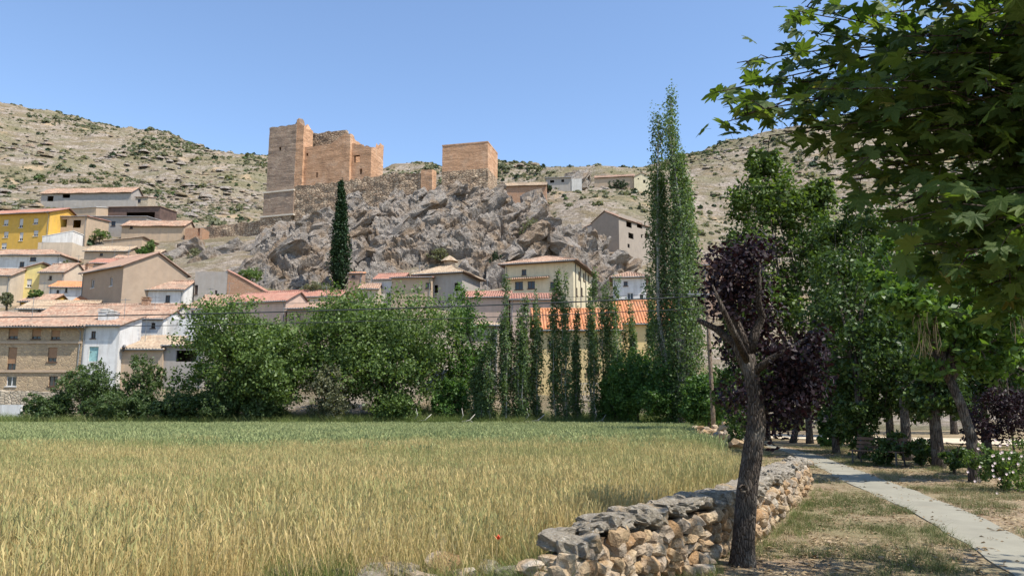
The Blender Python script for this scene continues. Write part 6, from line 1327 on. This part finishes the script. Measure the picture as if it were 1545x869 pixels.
for (px, py, dd, dn) in TIPS:
    e = P(px, py, dd) - tb; s = Vector((-.1, .1, max(2.2, e.z * .75 + .5))); L_b = (e - s).length; bend = Vector((rng.normal() * .12, rng.normal() * .25, .28 + rng.normal() * .12))
    pts = []
    for k in range(9):
        t = k / 8; q = s.lerp(e, t) + bend * math.sin(PI * t) * (L_b / 4) + Vector(rng.normal(size=3)) * .035 * (1 if 0 < k < 8 else 0); pts.append(q)
    mb.tube(pts, [.030, .026, .021, .016, .012, .009, .0065, .0045, .003], 6, False)
    for q in range(int(44 * dn)):
        t = 1 - rng.uniform() ** 1.25 * 0.55; f = t * 8; k = min(int(f), 7); c_ = pts[k].lerp(pts[k + 1], f - k); sp = 0.07 + .36 * (1 - t); off = Vector(rng.normal(size=3)) * sp; off.z = off.z * .8 - .03
        leafpos.append((c_ + off, t))
        if rng.uniform() < .25: mb.tube([c_, c_ + off * .6 + Vector((0, 0, .03)), c_ + off], [.0045, .003, .0015], 4, False)
for q in range(2400):            # rest of the crown, above and beside the frame
    d = rng.normal(size=3); d /= np.linalg.norm(d); r_ = rng.uniform(.4, 1); leafpos.append((Vector((d[0] * 3.0 * r_, d[1] * 3.0 * r_, 5.9 + d[2] * 2.4 * r_)), 0))
for q in range(9):
    a = q * .7; e = Vector((2.4 * math.cos(a), 2.4 * math.sin(a), 5 + (q % 4) * .8)); s = Vector((-.05, .1, 3.2 + q * .35)); mb.tube([s, s.lerp(e, .5) + Vector((0, 0, .3)), e], [.06, .035, .01], 6, False)
mb.build('trunk', M['bark'], plane, True)
def pix(p):
    w_ = p + tb; r = Vector((w_.x, w_.y * CA + (w_.z - EYE) * SA, 0)); z_ = w_.y * CA + (w_.z - EYE) * SA; y_ = -w_.y * SA + (w_.z - EYE) * CA
    return (CX + F_PX * w_.x / z_, CY - F_PX * y_ / z_, z_) if z_ > .2 else (0, 0, -1)
vis = []; rest = []
for p, t in leafpos:
    px, py, z_ = pix(p); (vis if (z_ > 2.4 and 1030 < px < 1590 and -60 < py < 520) else rest).append((p, t, z_))
def keepout(p): px, py, z_ = pix(p); return z_ < 2.9 and 900 < px < 1620 and -100 < py < 900
vis.sort(key=lambda q: q[2]); rest += vis[300:]; vis = vis[:300]
def leaf_rot(p):
    nrm = Vector((rng.normal() * .55, rng.normal() * .55 - .45, .85)).normalized(); th = rng.uniform(0, 2 * PI); out_ = Vector((p.x, p.y, -.9)).normalized() + Vector((rng.normal() * .6, rng.normal() * .6, rng.normal() * .4)); yv = (out_ - nrm * out_.dot(nrm)).normalized(); xv = yv.cross(nrm)
    return Matrix((xv, yv, nrm)).transposed()
for p, t, z_ in vis:
    ob = bpy.data.objects.new('leaf', PLM[int(rng.integers(0, 8))]); COL.objects.link(ob); ob.parent = plane; ob.location = p; ob.rotation_euler = leaf_rot(p).to_euler(); k = rng.uniform(.12, .245); ob.scale = (k, k, k)
V_ = []; F_ = []
for p, t, z_ in rest:
    if keepout(p): continue
    me = PLM[int(rng.integers(0, 8))]; R_m = leaf_rot(p); k = rng.uniform(.12, .245); b = len(V_); V_ += [tuple(p + R_m @ (v.co * k)) for v in me.vertices]; F_ += [tuple(b + i for i in f.vertices) for f in me.polygons]
me = bpy.data.meshes.new('foliage'); me.from_pydata(V_, [], F_); me.update(); tag(link('foliage', me, M['planeleaf'], plane), kind='stuff')

for o in list(bpy.data.objects):
    for k_ in ('_w', '_h'):
        if k_ in o.keys(): del o[k_]
